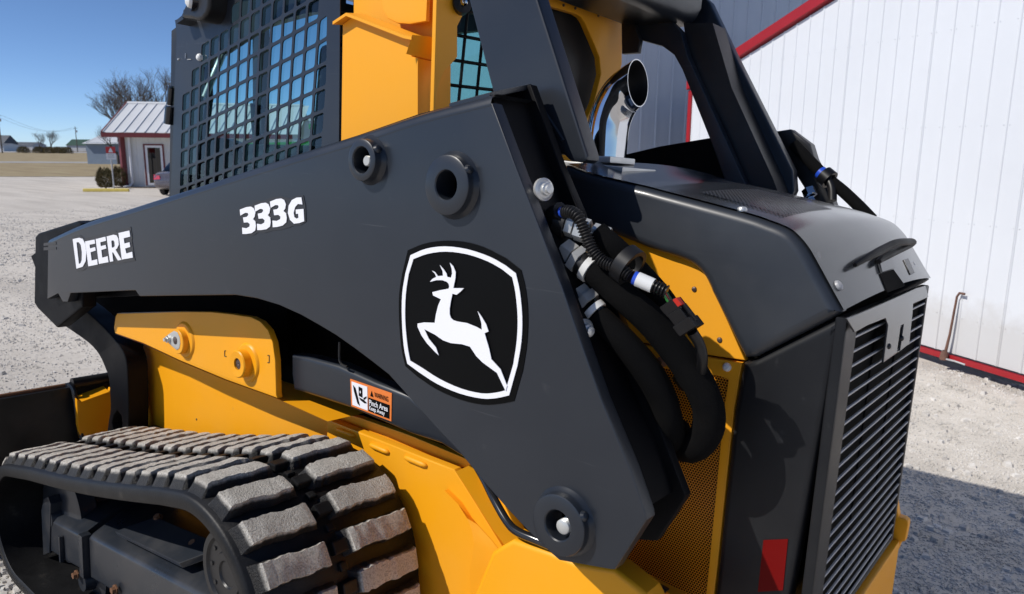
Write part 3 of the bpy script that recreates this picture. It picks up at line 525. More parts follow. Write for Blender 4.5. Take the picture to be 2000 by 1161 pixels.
# unlit-black bodies added so chassis, engine bay and cab floor read as shade
mb = MB(); mb.box((-1.85, 1.68, .72), (1.7, .70, 1.0)); mb.box((-.93, 1.68, .80), (.6, .6, .95)); mb.box((-.62, 1.67, .90), (.42, .62, .86)); P(mb, 'chassis_dark_fill', 'void')
mb = MB(); mb.prism([(-3.5412,1.3,0.8213),(-1.9135,1.3,1.0479),(-1.9124,1.3,0.8445),(-2.8443,1.3,0.2427),(-3.0267,1.3,0.1895),(-2.9939,1.3,0.5356),(-3.0063,1.3,0.6202),(-3.067,1.3,0.6702),(-3.2157,1.3,0.7236),(-3.4804,1.3,0.7706)], (0, .02, 0)); P(mb, 'front_dark_fill', 'void')  # dark sheet added where the gap under the arm is only shaded
# hood vent, rear door furniture
mb = MB(); zz = [q for q in ctop if -.66 < q.x < -.47]
mb.sheet([[(q.x, y, q.z+.0065+.016*(1-(2*(y-HY0)/(HY1-HY0)-1)**2)) for q in zz] for y in [1.36+.30*k/6 for k in range(7)]]); P(mb, 'hood_vent', 'hoodmesh', ht)
def on_hood(x, y):
    for a, b in zip(ctop, ctop[1:]):
        if a.x <= x <= b.x: f = (x-a.x)/(b.x-a.x); return Vector((x, y, a.z+(b.z-a.z)*f+.003+.016*(1-(2*(y-HY0)/(HY1-HY0)-1)**2)))
def stud(c, axis, r, h, mat, parent, name='screw'):
    mb = MB(); mb.lathe(c, axis, [(0, h), (r*.5, h*.95), (r*.85, h*.6), (r, 0), (r, -.004)], 16); return P(mb, name, mat, parent)
stud(on_hood(-.53, 1.315), (0, 0, 1), .009, .005, 'zinc', ht)
RN = Vector((.82, 0, .57))
def dl(q): return .0033+.0157*(1-(2*(q[1]-HY0)/(HY1-HY0)-1)**2)
def door(pts, t, name, mat, lift=0, bev=.002, parent=ht):
    mb = MB(); mb.prism([V(q)+RN*(dl(q)+lift) for q in pts], RN*t); return P(mb, name, mat, parent, bev=bev)
stud(V([(-0.3589,1.3307,1.2714)][0])+RN*.006, RN, .010, .006, 'slat', ht)
stud(V([(-0.3603,1.9129,1.2734)][0])+RN*.008, RN, .008, .005, 'slat', ht)
door([(-0.3583,1.5623,1.2705),(-0.3587,1.6699,1.2712),(-0.336,1.6867,1.2385),(-0.3357,1.542,1.2381)], .0012, 'latch_recess', 'void', .0008, .0003)
door([(-0.3697,1.5856,1.2869),(-0.3737,1.6937,1.2926),(-0.3593,1.6721,1.272),(-0.3587,1.5675,1.2711)], .005, 'latch_plate', 'hoodtop', .001, .001)
door([(-0.3673,1.8075,1.2835),(-0.3682,1.8657,1.2847),(-0.3474,1.8436,1.2548),(-0.3469,1.791,1.2541)], .001, 'caution_label', 'decalgrey', .0006, 0)
hd = curve_pts([(-0.3732,1.4231,1.292),(-0.3765,1.4766,1.2968),(-0.3812,1.5779,1.3034),(-0.3848,1.6736,1.3086),(-0.3846,1.7733,1.3083),(-0.3844,1.8834,1.308),(-0.3811,1.8165,1.3033),(-0.3775,1.7032,1.2982),(-0.3736,1.6029,1.2926),(-0.3705,1.5652,1.2881)], 3)
mb = MB(); mb.tube([q+RN*(dl(q)+.010+.020*math.sin(math.pi*min(1, i/20))) for i, q in enumerate(hd)], [.004+.004*min(1, i/5)*min(1, (len(hd)-i)/5) for i in range(len(hd))], 10); P(mb, 'hood_handle', 'black_and_shade', ht)

# grille
fr = MB()
mb = plate([[(-.345, 1.300, 1.226), (-.345, 1.990, 1.226), (-.345, 1.990, .578), (-.345, 1.300, .578)], [(-.345, 1.372, 1.195), (-.345, 1.372, .590), (-.345, 1.975, .590), (-.345, 1.975, 1.195)]], .02, .004, axis='X')
gr = P(mb, 'rear_grille', 'side'); gr['label'] = 'rear radiator grille with horizontal slats'
sm = MB(); sm.box((0, 0, 0), (.005, .628, .0040), Matrix.Rotation(.15, 3, 'Y')); sme = None
for k in range(23):
    if k == 0:
        s_ = sm.obj('slat', 'slat', gr, None, bev=.001, seg=1); sme = s_
    else:
        s_ = sme.copy(); C.objects.link(s_); s_.parent = gr
    s_.location = Vector((-.329, 1.682, 1.1835-.02672*k)) - ORG
mb = MB()
for y in (1.56, 1.76): mb.box((-.3365, y, .89), (.003, .004, .58))
mb.box((-.3485, 1.68, .892), (.022, .598, .60)); P(mb, 'radiator_core', 'void', gr)
tp_ = [(-0.318,1.2529,1.2326),(-0.318,1.4681,1.2341),(-0.318,1.7848,1.2375),(-0.318,1.8775,1.2352),(-0.318,1.933,1.2049),(-0.318,1.7652,1.2061),(-0.318,1.7729,1.1836),(-0.318,1.7832,1.1148),(-0.318,1.6852,1.112),(-0.318,1.5583,1.1102),(-0.318,1.555,1.1843),(-0.318,1.5247,1.2022),(-0.318,1.3909,1.2046),(-0.318,1.3149,1.2023)]
sl0 = [(-0.318,1.6693,1.1696),(-0.318,1.6995,1.1693),(-0.318,1.6988,1.1134),(-0.318,1.6677,1.1158)]
tpl = P(plate([tp_, sl0], .004, .001, axis='X'), 'grille_top_plate', 'hoodtop', gr)
for q in [(-0.314,1.5868,1.1385),(-0.314,1.6982,1.1391)]: stud(V(q), (1, 0, 0), .006, .004, 'black', tpl, 'bolt')
# dark rear corner panel with red reflector
sp = [(-0.4945,1.3,1.1156),(-0.4718,1.3,1.1277),(-0.346,1.3,1.2208),(-0.3351,1.3,1.2191),(-0.3351,1.3,1.191),(-0.3458,1.3,1.008),(-0.3591,1.3,0.7742),(-0.3672,1.3,0.6402),(-0.5073,1.3,0.5433),(-0.5024,1.3,0.6532),(-0.5027,1.3,1.025)]
pan = P(plate([sp], .045, .014, res=4), 'rear_side_panel', 'side')
P(plate([[(q[0], 1.2985, q[2]) for q in [(-0.4205,1.2985,0.7963),(-0.3776,1.2985,0.8141),(-0.3759,1.2985,0.7152),(-0.4201,1.2985,0.6937)]]], .0014, 0), 'red_reflector', 'reflector', pan)
mb = MB(); mb.box((-.39, 1.985, .89), (.05, .02, .6)); P(MB().box((-.36, 1.68, .47), (.09, .70, .19)), 'rear_lower_frame', 'yellow', bev=.008); mb.box((-.40, 1.66, .66), (.02, .6, .1)); P(mb, 'grille_side_post', 'gloss', gr, bev=.003)
# yellow engine side panel and perforated door
ys = [(-0.8988,1.315,1.3666),(-0.8197,1.315,1.3383),(-0.7192,1.315,1.3099),(-0.6619,1.315,1.2975),(-0.6179,1.315,1.2884),(-0.5884,1.315,1.2654),(-0.5715,1.315,1.2403),(-0.5377,1.315,1.1869),(-0.4959,1.315,1.1176),(-0.567,1.315,1.1135),(-0.839,1.315,1.11)]
yp = P(plate([ys], .02, .003), 'engine_side_panel', 'yellow')
for q in [(-0.6085,1.315,1.2353),(-0.5483,1.315,1.1469),(-0.7836,1.315,1.1609)]: stud(V(q), (0, -1, 0), .0055, .003, 'wornsteel', yp)
yd_o = [(-0.8367,1.312,1.1063),(-0.5653,1.312,1.1103),(-0.5,1.312,1.1125),(-0.5054,1.312,1.0217),(-0.5063,1.312,0.712),(-0.508,1.312,0.6031),(-0.7858,1.312,0.4806)]
yd_h = [(-0.8198,1.312,1.0581),(-0.5405,1.312,1.0785),(-0.523,1.312,1.0753),(-0.526,1.312,1.0167),(-0.5241,1.312,0.6997),(-0.5246,1.312,0.6179),(-0.7747,1.312,0.5101)]
yd = P(plate([yd_o, yd_h], .018, .003), 'engine_door', 'yellow')
mb = MB(); mb.add([V(q)+Vector((0, .006, 0)) for q in yd_h], [tuple(range(len(yd_h)))]); P(mb, 'perforated_sheet', 'yellowmesh', yd, fix=False)
stud(V([(-0.5274,1.312,1.0991)][0]), (0, -1, 0), .0085, .007, 'whiteplastic', yd)
stud(V([(-0.6563,1.3,1.0851)][0]), (0, -1, 0), .011, .010, 'rust', yd, 'grease_cap')

# hoses and wiring
def hose(pts, r, name, mat, parent=L, n=14, k=6): 
    mb = MB(); mb.tube(curve_pts(pts, k), r, n); return P(mb, name, mat, parent, ang=70)
h1 = hose([(-0.6958,1.09,1.2741),(-0.6751,1.092,1.2631),(-0.6293,1.1,1.233),(-0.5879,1.12,1.1973),(-0.5479,1.145,1.1475),(-0.5148,1.165,1.0969),(-0.4994,1.18,1.0519),(-0.5032,1.19,1.007),(-0.5287,1.2,0.972),(-0.5672,1.23,0.9575),(-0.5941,1.26,0.9709)], [.0225+.0055*min(1, i/22) for i in range(61)], 'hydraulic_hose', 'hose')
h2 = hose([(-0.6791,1.09,1.1995),(-0.6558,1.092,1.1822),(-0.6224,1.1,1.1536),(-0.5899,1.12,1.1116),(-0.5698,1.14,1.0665),(-0.5607,1.155,1.0237),(-0.5633,1.18,0.9887),(-0.577,1.22,0.9603)], [.0205+.0055*min(1, i/18) for i in range(43)], 'hydraulic_hose', 'hose')
h3 = hose([(-0.7003,1.1,1.3405),(-0.6625,1.11,1.3125),(-0.6363,1.14,1.278),(-0.6085,1.18,1.2329),(-0.5738,1.2,1.1807)], .022, 'hydraulic_hose', 'hose')
def band(c, d, r, w, mat, name, parent, n=20):
    mb = MB(); mb.lathe(c, d, [(r*.7, -w/2), (r, -w/2), (r, w/2), (r*.7, w/2)], n); return P(mb, name, mat, parent, ang=25)
a1, a2 = [V(q) for q in [(-0.7078,1.088,1.2801),(-0.6784,1.092,1.2645)]]; d1 = (a2-a1).normalized()
band(a1+d1*.004, d1, .0245, .012, 'whiteplastic', 'hose_band', h1)
b1, b2 = [V(q) for q in [(-0.6892,1.088,1.2091),(-0.6614,1.092,1.1867)]]; d2 = (b2-b1).normalized()
band(b1+d2*.004, d2, .0225, .011, 'whiteplastic', 'hose_band', h2)
def hexfit(c, d, r, w, mat, parent): return band(c, d, r, w, mat, 'hex_fitting', parent, 6)
hexfit(a1-d1*.022, d1, .0265, .014, 'zinc', h1); hexfit(a1-d1*.044, d1, .0235, .022, 'zinc', h1); band(a1-d1*.008, d1, .0215, .016, 'black', 'ferrule', h1)
hexfit(b1-d2*.018, d2, .026, .016, 'zinc', h2); hexfit(b1-d2*.034, d2, .022, .016, 'zinc', h2)
c1, c2 = [V(q) for q in [(-0.7639,1.085,1.3526),(-0.7055,1.1,1.3391)]]; d3 = (c2-c1).normalized()
hexfit(c1+d3*.018, d3, .020, .014, 'zinc', h3); hexfit(c1+d3*.040, d3, .022, .022, 'zinc', h3); band(c1, d3, .026, .02, 'conduit', 'rubber_collar', h3, 18); hexfit(c1+d3*.075, d3, .019, .03, 'zinc', h3)
cpath = curve_pts([(-0.747,1.065,1.3747),(-0.7263,1.06,1.3744),(-0.7093,1.058,1.3643),(-0.6974,1.06,1.3417),(-0.6808,1.062,1.3128),(-0.6594,1.066,1.2958),(-0.628,1.068,1.2872),(-0.6088,1.07,1.2774)], 12)
cpath2 = []; ln = 0
mb = MB(); rr = []
fine = []
for a, b in zip(cpath, cpath[1:]):
    for k in range(4): fine.append(a.lerp(b, k/4))
acc = 0; prev = fine[0]
for q in fine: acc += (q-prev).length; prev = q; rr.append(.0098+.0018*math.sin(acc*2*math.pi/.0055))
mb.tube(fine, rr, 12); cd_ = P(mb, 'wire_conduit', 'conduit', ang=80)
e1, e2 = [V(q) for q in [(-0.6029,1.07,1.2765),(-0.5658,1.08,1.2644)]]; de = (e2-e1).normalized()
mb = MB(); mb.tube([e1, e1+de*.006], .0115, 12); P(mb, 'blue_seal', 'blue', cd_)
mb = MB(); mb.tube([e1+de*.006, e1+de*.034], .0125, 14); P(mb, 'wire_label', 'whiteplastic', cd_)
fine = [e1+de*(.034+.0008*k) for k in range(32)]; mb = MB(); mb.tube(fine, [.0105+.0015*math.sin(k*.9) for k in range(32)], 12); P(mb, 'wire_conduit', 'conduit', cd_)
mb = MB(); q0, q1 = [V(q) for q in [(-0.746,1.065,1.3747),(-0.7602,1.07,1.371)]]; mb.tube([q0, q0.lerp(q1, .5)], .010, 12); P(mb, 'blue_seal', 'blue', cd_)
mb = MB(); mb.tube([V(q) for q in [(-0.7558,1.068,1.3749),(-0.7779,1.075,1.3661)]], .0165, 14); P(mb, 'plug_body', 'conduit', cd_)
# clamp round conduit and hose
k1, k2 = [V(q) for q in [(-0.6327,1.085,1.2925),(-0.6183,1.085,1.2856)]]
mb = MB(); dk = (V([(-0.6092,1.085,1.272)][0])-V([(-0.6403,1.085,1.2882)][0])).normalized(); kc = V([(-0.6277,1.09,1.2928)][0])
mb.lathe(kc, dk, [(.026, -.011), (.034, -.011), (.034, .011), (.026, .011), (.026, -.011)], 24); P(mb, 'hose_clamp', 'conduit', cd_)
# electrical connector
n1, n2 = [V(q) for q in [(-0.5506,1.085,1.2518),(-0.5083,1.105,1.1996)]]; dn = (n2-n1).normalized(); sd = Vector((0, 1, 0)); uu = dn.cross(sd).normalized()
RM = Matrix((dn, sd, uu)).transposed()
con = MB(); Lc = (n2-n1).length
con.box(n1+dn*Lc*.32, (Lc*.3, .026, .030), RM); con.box(n1+dn*Lc*.60, (Lc*.34, .030, .026), RM); con.box(n1+dn*Lc*.86, (Lc*.28, .034, .034), RM); con.box(n1+dn*Lc*.62+uu*.016, (Lc*.5, .012, .006), RM); con.box(n1+dn*Lc*.25-uu*.015, (Lc*.2, .01, .01), RM)
cn = P(con, 'electrical_connector', 'conduit', cd_, bev=.002)
mb = MB(); mb.box(n1+dn*Lc*.30+uu*.0155-sd*.008, (.014, .012, .008), RM); P(mb, 'red_lock', 'redplastic', cd_, bev=.001)
for dy, mt in ((-.006, 'green'), (0, 'redplastic'), (.006, 'green'), (.002, 'black')):
    mb = MB(); mb.tube([e2+de*.004+Vector((0, dy, dy)), n1.lerp(e2, .4)+Vector((.002, dy, .004)), n1+dn*.012+Vector((0, dy, 0))], .0022, 6); P(mb, 'wire', mt, cd_)
hose([(-0.5081,1.105,1.1971),(-0.5005,1.12,1.1759),(-0.4973,1.13,1.1509),(-0.5111,1.16,1.1121)], .009, 'wire_tail', 'conduit', cd_)
hose([(-0.5724,1.19,1.0936),(-0.5584,1.2,1.0731),(-0.5425,1.2,1.0823)], .006, 'wire_tail', 'conduit', cd_)
mb = MB(); q0 = V([(-0.5443,1.2,1.0809)][0]); mb.tube([q0, q0+Vector((.012, 0, .004))], .006, 10); P(mb, 'blue_seal', 'blue', cd_)
# flange nuts on the arm web
for q in [(-0.7755,1.04,1.4107),(-0.6795,1.05,1.1772)]:
    c = V(q); ax = (.93, -.25, .1); mb = MB(); mb.lathe(c, ax, [(.020, -.004), (.020, .002), (.016, .004), (.015, .003), (.011, .004), (.011, .012), (.0075, .013), (.0075, .018), (0, .019)], 24); P(mb, 'flange_nut', 'zinc', arm, ang=25)

# exhaust stack
ex = [Vector((-.945, 1.5, 1.40)), Vector((-.945, 1.5, 1.50)), Vector((-.944, 1.5, 1.545)), Vector((-.940, 1.502, 1.575)), Vector((-.931, 1.504, 1.602)), Vector((-.917, 1.506, 1.624)), Vector((-.899, 1.51, 1.640)), Vector((-.880, 1.512, 1.652))]
exq = curve_pts(ex, 5); mb = MB(); R_ = .0485; n = 28; rows = []
for i, q in enumerate(exq):
    t = (exq[min(i+1, len(exq)-1)]-exq[max(i-1, 0)]).normalized(); b = Vector((0, 1, 0)); b = (b-t*b.dot(t)).normalized(); a = b.cross(t)
    f = sstep(.62, 1.0, i/(len(exq)-1)); cut = Vector((.97, .02, .12)).normalized()
    ring = []
    for k in range(n):
        v = a*math.cos(2*math.pi*k/n)*R_+b*math.sin(2*math.pi*k/n)*R_
        ring.append(q+v-t*(f*v.dot(cut)/t.dot(cut)))
    rows.append(ring+[ring[0]])
mb.sheet(rows); inner_rows = [[exq[i].lerp(v, .955) for v in r] for i, r in enumerate(rows)]
mb2 = MB(); mb2.sheet(inner_rows[4:]); mb.sheet([rows[-1], inner_rows[-1]])
xs = P(mb, 'exhaust_pipe', 'chrome', ang=50, fix=False); P(mb2, 'pipe_bore', 'black', xs, ang=50, fix=False)
mb = MB(); mb.box((-.935, 1.48, 1.462), (.19, .15, .012), Matrix.Rotation(.06, 3, 'Y')); mb.box((-.935, 1.48, 1.478), (.10, .11, .014)); P(mb, 'exhaust_bracket', 'zinc', xs, bev=.003)

# ---- cab
cabo = [(-2.4818,1.26,1.8747),(-2.4737,1.26,1.8243),(-2.4838,1.26,1.7471),(-2.4937,1.26,1.6753),(-2.511,1.26,1.515),(-2.5373,1.26,1.3217),(-2.5528,1.26,1.2186),(-1.6215,1.26,1.29),(-1.6222,1.26,1.5124),(-1.6258,1.26,1.8537),(-1.626,1.26,2.0387),(-1.8601,1.26,2.102),(-2.229,1.26,2.0768),(-2.3801,1.26,1.9454),(-2.4376,1.26,1.8884)]
zone = [(q[0], q[2]) for q in [(-2.4686,1.26,1.6184),(-2.4569,1.26,1.6543),(-2.3884,1.26,1.7069),(-2.3798,1.26,1.7669),(-2.2595,1.26,1.8057),(-2.2465,1.26,1.8412),(-2.1324,1.26,1.8656),(-2.09,1.26,1.915),(-1.8596,1.26,2.0038),(-1.6691,1.26,2.0147),(-1.6573,1.26,1.4245),(-2.479,1.26,1.2764)]]
def inside(x, z, poly):
    c = False
    for (x1, z1), (x2, z2) in zip(poly, poly[1:]+poly[:1]):
        if (z1 > z) != (z2 > z) and x < (x2-x1)*(z-z1)/(z2-z1)+x1: c = not c
    return c
o0 = V([(-2.4213,1.26,1.6174)][0]); du = Vector((.0563, 0, .0563*.235)); dv = Vector((.0062, 0, .0618)); cells = []; XR = V([(-1.6796,1.26,1.6651)][0]).x
for i in range(-6, 22):
    for j in range(-12, 14):
        c = o0+du*i+dv*j
        cs = [c+du*a+dv*b for a, b in ((-.41, -.42), (.41, -.42), (.41, .42), (-.41, .42))]
        ok = [inside(q.x, q.z, zone) for q in cs]
        if sum(ok) >= 3 and inside(c.x, c.z, zone):
            cs = [Vector((min(q.x, XR), q.y, q.z)) for q in cs]
            lp = []
            for q, n_, p_ in zip(cs, cs[1:]+cs[:1], cs[-1:]+cs[:-1]):
                for t, e in ((.14, p_), (.04, p_), (.04, n_), (.14, n_)):
                    lp.append(q.lerp(e, t) if t > .1 else q.lerp(e, t)+(c-q)*.05)
            cells.append([tuple(q) for q in lp])
cab = P(plate([cabo]+cells, .004, .0008), 'cab_side_guard', 'charcoal'); cab['label'] = 'charcoal cab side panel with square mesh openings'
mb = MB(); mb.add([(-2.4823,1.2665,1.8454),(-1.6888,1.2665,2.0381),(-1.6746,1.2665,1.2999),(-2.5289,1.2665,1.238)], [(0, 1, 2, 3)]); P(mb, 'side_glass', 'glass', cab, fix=False)
stud(V([(-2.3291,1.26,1.7514)][0]), (0, -1, 0), .012, .010, 'whiteplastic', cab)
stud(V([(-2.4631,1.26,1.7525)][0]), (0, -1, 0), .004, .004, 'zinc', cab)
mb = MB(); q = [(-2.4151,1.258,1.7687),(-2.4157,1.258,1.7528)]; mb.tube(q, .0012, 5); q = [(-2.4027,1.258,1.7489),(-2.3799,1.258,1.7476)]; mb.tube(q, .0012, 5); P(mb, 'stamp_mark', 'zinc', cab)
mb = MB(); mb.prism([(-2.8253,1.42,1.899),(-2.2063,1.42,2.069),(-1.8467,1.42,2.132),(-1.8411,1.42,1.8801),(-1.989,1.42,1.8864),(-2.2068,1.42,1.8702),(-2.3572,1.42,1.8333),(-2.5037,1.42,1.7922),(-2.5976,1.42,1.7555),(-2.5864,1.42,1.6524),(-2.6425,1.42,1.4531),(-2.6647,1.42,1.2176),(-2.8765,1.42,1.2017)], (0, .03, 0)); mb.prism([(-2.8049,1.5,1.5165),(-2.5978,1.5,1.5144),(-2.3957,1.5,1.4771),(-2.0957,1.5,1.4791),(-1.9616,1.5,1.504),(-1.9565,1.5,1.2614),(-2.8151,1.5,1.1955)], (0, .03, 0)); mb.prism([(-3.0573,1.9,2.257),(-2.9868,1.9,2.2482),(-2.994,1.9,1.4724),(-3.0593,1.9,1.4711)], (0, .04, 0)); P(mb, 'cab_liner', 'black')
fx, bxk = -2.56, -1.52                      # front and back of the cab
mb = MB(); mb.box((-1.965, 1.68, 2.20), (1.27, .92, .10)); mb.box((-2.03, 1.68, 2.13), (1.08, .83, .06)); P(mb, 'cab_roof', 'charcoal', bev=.03, seg=4)
mb = MB()
for x, y, wx, wy in ((-2.50, 2.07, .09, .07), (-1.56, 2.07, .10, .08), (-1.575, 1.33, .07, .07)): mb.box((x, y, 1.65), (wx, wy, .95))
mb.box((-2.03, 2.085, 1.30), (1.0, .03, .25)); mb.box((-2.03, 2.085, 2.02), (1.0, .03, .16)); mb.box((-2.50, 1.68, 1.28), (.06, .8, .2))
mb.box((-1.56, 1.68, 1.40), (.05, .72, .36)); mb.box((-1.56, 1.68, 2.0), (.05, .72, .16)); P(mb, 'cab_frame', 'black', bev=.01)
mb = MB(); mb.add([(-2.46, 2.085, 1.42), (-1.6, 2.085, 1.42), (-1.6, 2.085, 1.95), (-2.46, 2.085, 1.95)], [(0, 1, 2, 3)]); P(mb, 'far_side_glass', 'glass', fix=False)
mb = MB(); mb.add([(-1.56, 1.36, 1.56), (-1.56, 2.03, 1.56), (-1.56, 2.03, 1.93), (-1.56, 1.36, 1.93)], [(0, 1, 2, 3)]); rw = P(mb, 'rear_glass', 'glass', fix=False)
mb = MB()
for k in range(9): mb.tube([(-1.545, 1.40+.075*k, 1.57), (-1.545, 1.43+.075*k, 1.92)], .005, 6)
for k in range(5): mb.tube([(-1.54, 1.37, 1.60+.07*k), (-1.54, 2.03, 1.63+.07*k)], .005, 6)
P(mb, 'rear_window_guard', 'black', rw)
# seat and controls
mb = MB()
def cushion(c, d, R=None): mb.box(c, d, R)
cushion((-2.12, 1.66, 1.58), (.08, .20, .50), Matrix.Rotation(.12, 3, 'Y')); cushion((-2.10, 1.66, 1.90), (.07, .14, .14), Matrix.Rotation(.1, 3, 'Y')); cushion((-2.30, 1.66, 1.36), (.36, .44, .12))
seat = P(mb, 'operator_seat', 'seat', bev=.04, seg=4)
mb = MB()
for y in (1.40, 1.95):
    mb.box((-2.06, y, 1.46), (.36, .08, .06)); mb.tube([(-2.22, y, 1.47), (-2.24, y, 1.56), (-2.23, y, 1.62)], [.016, .014, .022], 10)
P(mb, 'armrest_console', 'seat', seat, bev=.006)
hose([(-2.4839,1.36,1.6432),(-2.4693,1.4,1.7499),(-2.5054,1.45,1.8194),(-2.5395,1.5,1.8911)], .012, 'grab_handle', 'silverpaint', cab, 8)
hose([(-2.4203,1.42,1.4578),(-2.3873,1.42,1.4846),(-2.3621,1.42,1.4418),(-2.3694,1.42,1.3719)], .010, 'lap_bar', 'seat', cab, 8)
# work light at the roof corner
hl = [(-2.3218,1.2,1.8606),(-2.3208,1.2,1.8846),(-2.2954,1.2,1.8956),(-2.284,1.2,1.9522),(-2.2637,1.2,2.0083),(-2.1467,1.2,1.9933),(-2.1603,1.2,1.9097),(-2.167,1.2,1.8745),(-2.1791,1.2,1.8568),(-2.203,1.2,1.8443),(-2.2329,1.2,1.844),(-2.2691,1.2,1.853)]
wk = P(plate([hl], .075, .012, res=3), 'work_light', 'black')
mb = MB(); lc = V([(-2.2551,1.2,1.9035)][0]); mb.lathe(lc, (-.35, -1, .05), [(0, .022), (.012, .020), (.022, .012), (.025, 0)], 24); P(mb, 'lens', 'lampglass', wk)
mb = MB(); mb.lathe(lc, (-.35, -1, .05), [(.024, .004), (.031, .004), (.031, -.03)], 24); P(mb, 'lamp_bezel', 'gloss', wk)
mb = MB(); mb.prism([(-2.3963,1.215,1.8607),(-2.3475,1.215,1.8672),(-2.3414,1.215,1.8606),(-2.3837,1.215,1.8503)], (0, .05, 0)); P(mb, 'roof_lip', 'charcoal', cab)
mb = MB(); q = [(-2.519,1.262,1.6631),(-2.532,1.262,1.6082)]; mb.tube([q[0], q[1]], .012, 12); q2 = [(-2.5287,1.262,1.6031),(-2.542,1.262,1.5457)]; mb.tube([q2[0], q2[1]], .017, 12); mb.tube([V(q[0])+Vector((0, 0, .006)), V(q[0])], .009, 10); P(mb, 'door_hinge', 'gloss', cab, ang=50)

# ---- yellow tower beside the cab
tw = [(-1.5371,1.2,1.7751),(-1.4966,1.2,1.7918),(-1.2933,1.2,1.7263),(-1.2889,1.2,1.686),(-1.268,1.2,1.6804),(-1.257,1.2,1.4357),(-1.5366,1.2,1.4134)]
tower = P(plate([tw], .012, .002), 'tower_plate', 'yellow')
mb = MB(); lip = [(-1.5472,1.2,1.7831),(-1.4968,1.2,1.7989),(-1.2936,1.2,1.733),(-1.2668,1.2,1.7277)]
mb.sheet([[V(q)+Vector((0, -.022, -.004)), V(q)+Vector((0, .03, .004)), ] for q in lip]); mb.sheet([[V(q)+Vector((0, -.022, -.011)), V(q)+Vector((0, .03, -.004))] for q in lip]); mb.sheet([[V(q)+Vector((0, -.022, -.004)), V(q)+Vector((0, -.022, -.011))] for q in lip])
P(mb, 'tower_lip', 'yellow', tower)
e3 = V([(-1.268,1.2,1.6804)][0]); e4 = V([(-1.257,1.2,1.4357)][0]); e5 = V([(-1.2668,1.2,1.7277)][0])
mb = MB(); mb.sheet([[e5+Vector((0, -.02, 0)), e5+Vector((.014, .02, .002)), e5+Vector((.016, .09, .004))], [V([(-1.2849,1.2,1.688)][0])+Vector((0, -.02, 0)), V([(-1.2847,1.2,1.6835)][0])+Vector((.016, .02, 0)), V([(-1.2847,1.2,1.6835)][0])+Vector((.016, .09, 0))]])
mb.sheet([[e3+Vector((0, .0, 0)), e3+Vector((.006, .10, 0))], [e4, e4+Vector((.006, .10, 0))]]); P(mb, 'tower_return', 'yellow', tower)
P(plate([[(-1.5952,1.275,2.0015),(-1.5891,1.275,1.7779),(-1.449,1.275,1.6943),(-1.3087,1.275,1.6869),(-1.3008,1.275,1.5216),(-1.2801,1.275,1.5217),(-1.3017,1.275,1.9582)]], .015, .003), 'tower_back_plate', 'yellow', tower)
shade = [(-1.4508,1.235,1.8775),(-1.4298,1.235,1.8055),(-1.4127,1.235,1.7853),(-1.3798,1.235,1.772),(-1.3358,1.235,1.7661),(-1.2818,1.235,1.7683),(-1.2811,1.235,1.8577)]
P(plate([shade], .012, .003), 'tower_shadow_plate', 'yellow', tower)  # added plate cut to the outline of a shadow cast on the tower
fl = [(-1.235,1.2076,1.9096),(-1.235,1.291,1.9308),(-1.235,1.3023,1.7983),(-1.235,1.2897,1.7801),(-1.235,1.2773,1.7599),(-1.235,1.2811,1.693),(-1.235,1.2618,1.6743),(-1.235,1.2395,1.6565),(-1.235,1.2276,1.6337),(-1.235,1.2207,1.6082),(-1.235,1.2162,1.5683),(-1.235,1.2186,1.5176),(-1.235,1.2105,1.5169)]
P(plate([fl], .012, .002, axis='X'), 'tower_flange', 'yellow', tower)
mb = MB(); q = V([(-1.22,1.2823,1.8085)][0]); mb.lathe(q, (.85, -.5, 0), [(.0, .02), (.022, .018), (.024, .0), (.024, -.02)], 20); mb.lathe(q, (.85, -.5, 0), [(.009, .03), (.009, .018)], 12, 0); P(mb, 'rubber_mount', 'black', tower)
stud(q+Vector((.02, -.012, 0)), (.85, -.5, 0), .010, .012, 'chrome', tower, 'bolt')
# bulkhead behind the cab
bh_o = [(-1.3,1.6298,2.0513),(-1.3,2.0733,2.1681),(-1.3,2.1076,1.9337),(-1.3,2.1235,1.8033),(-1.3,2.0698,1.6302),(-1.3,1.9719,1.4653),(-1.3,1.5934,1.4501),(-1.3,1.546,2.0293)]
bh_h = [(-1.3,1.644,1.8972),(-1.3,1.8503,1.9041),(-1.3,1.88,1.8998),(-1.3,1.9004,1.8878),(-1.3,1.9473,1.8448),(-1.3,1.9898,1.8036),(-1.3,2.0049,1.7556),(-1.3,1.9754,1.6677),(-1.3,1.9045,1.5545),(-1.3,1.6311,1.535)]
bk = P(plate([bh_o, bh_h], .02, .003, axis='X', flip=-1), 'rear_bulkhead', 'yellow')
for q in [(-1.298,1.7846,1.9148),(-1.298,1.8431,1.9181),(-1.298,1.9622,1.9476),(-1.298,1.9655,1.9218)]: stud(V(q), (1, 0, 0), .004, .003, 'wornsteel', bk)
P(plate([[(-1.2596,2.03,1.9381),(-1.2098,2.03,1.9189),(-1.2012,2.03,1.8813),(-1.1865,2.03,1.8537),(-1.1902,2.03,1.8169),(-1.2472,2.03,1.8173)]], .02, .003), 'cab_mount_bracket', 'black')
mb = MB(); mb.box((-1.36, 1.88, 1.4), (.03, .42, 1.1)); mb.box((-1.36, 1.45, 1.15), (.03, .42, .6)); P(mb, 'bulkhead_liner', 'black')

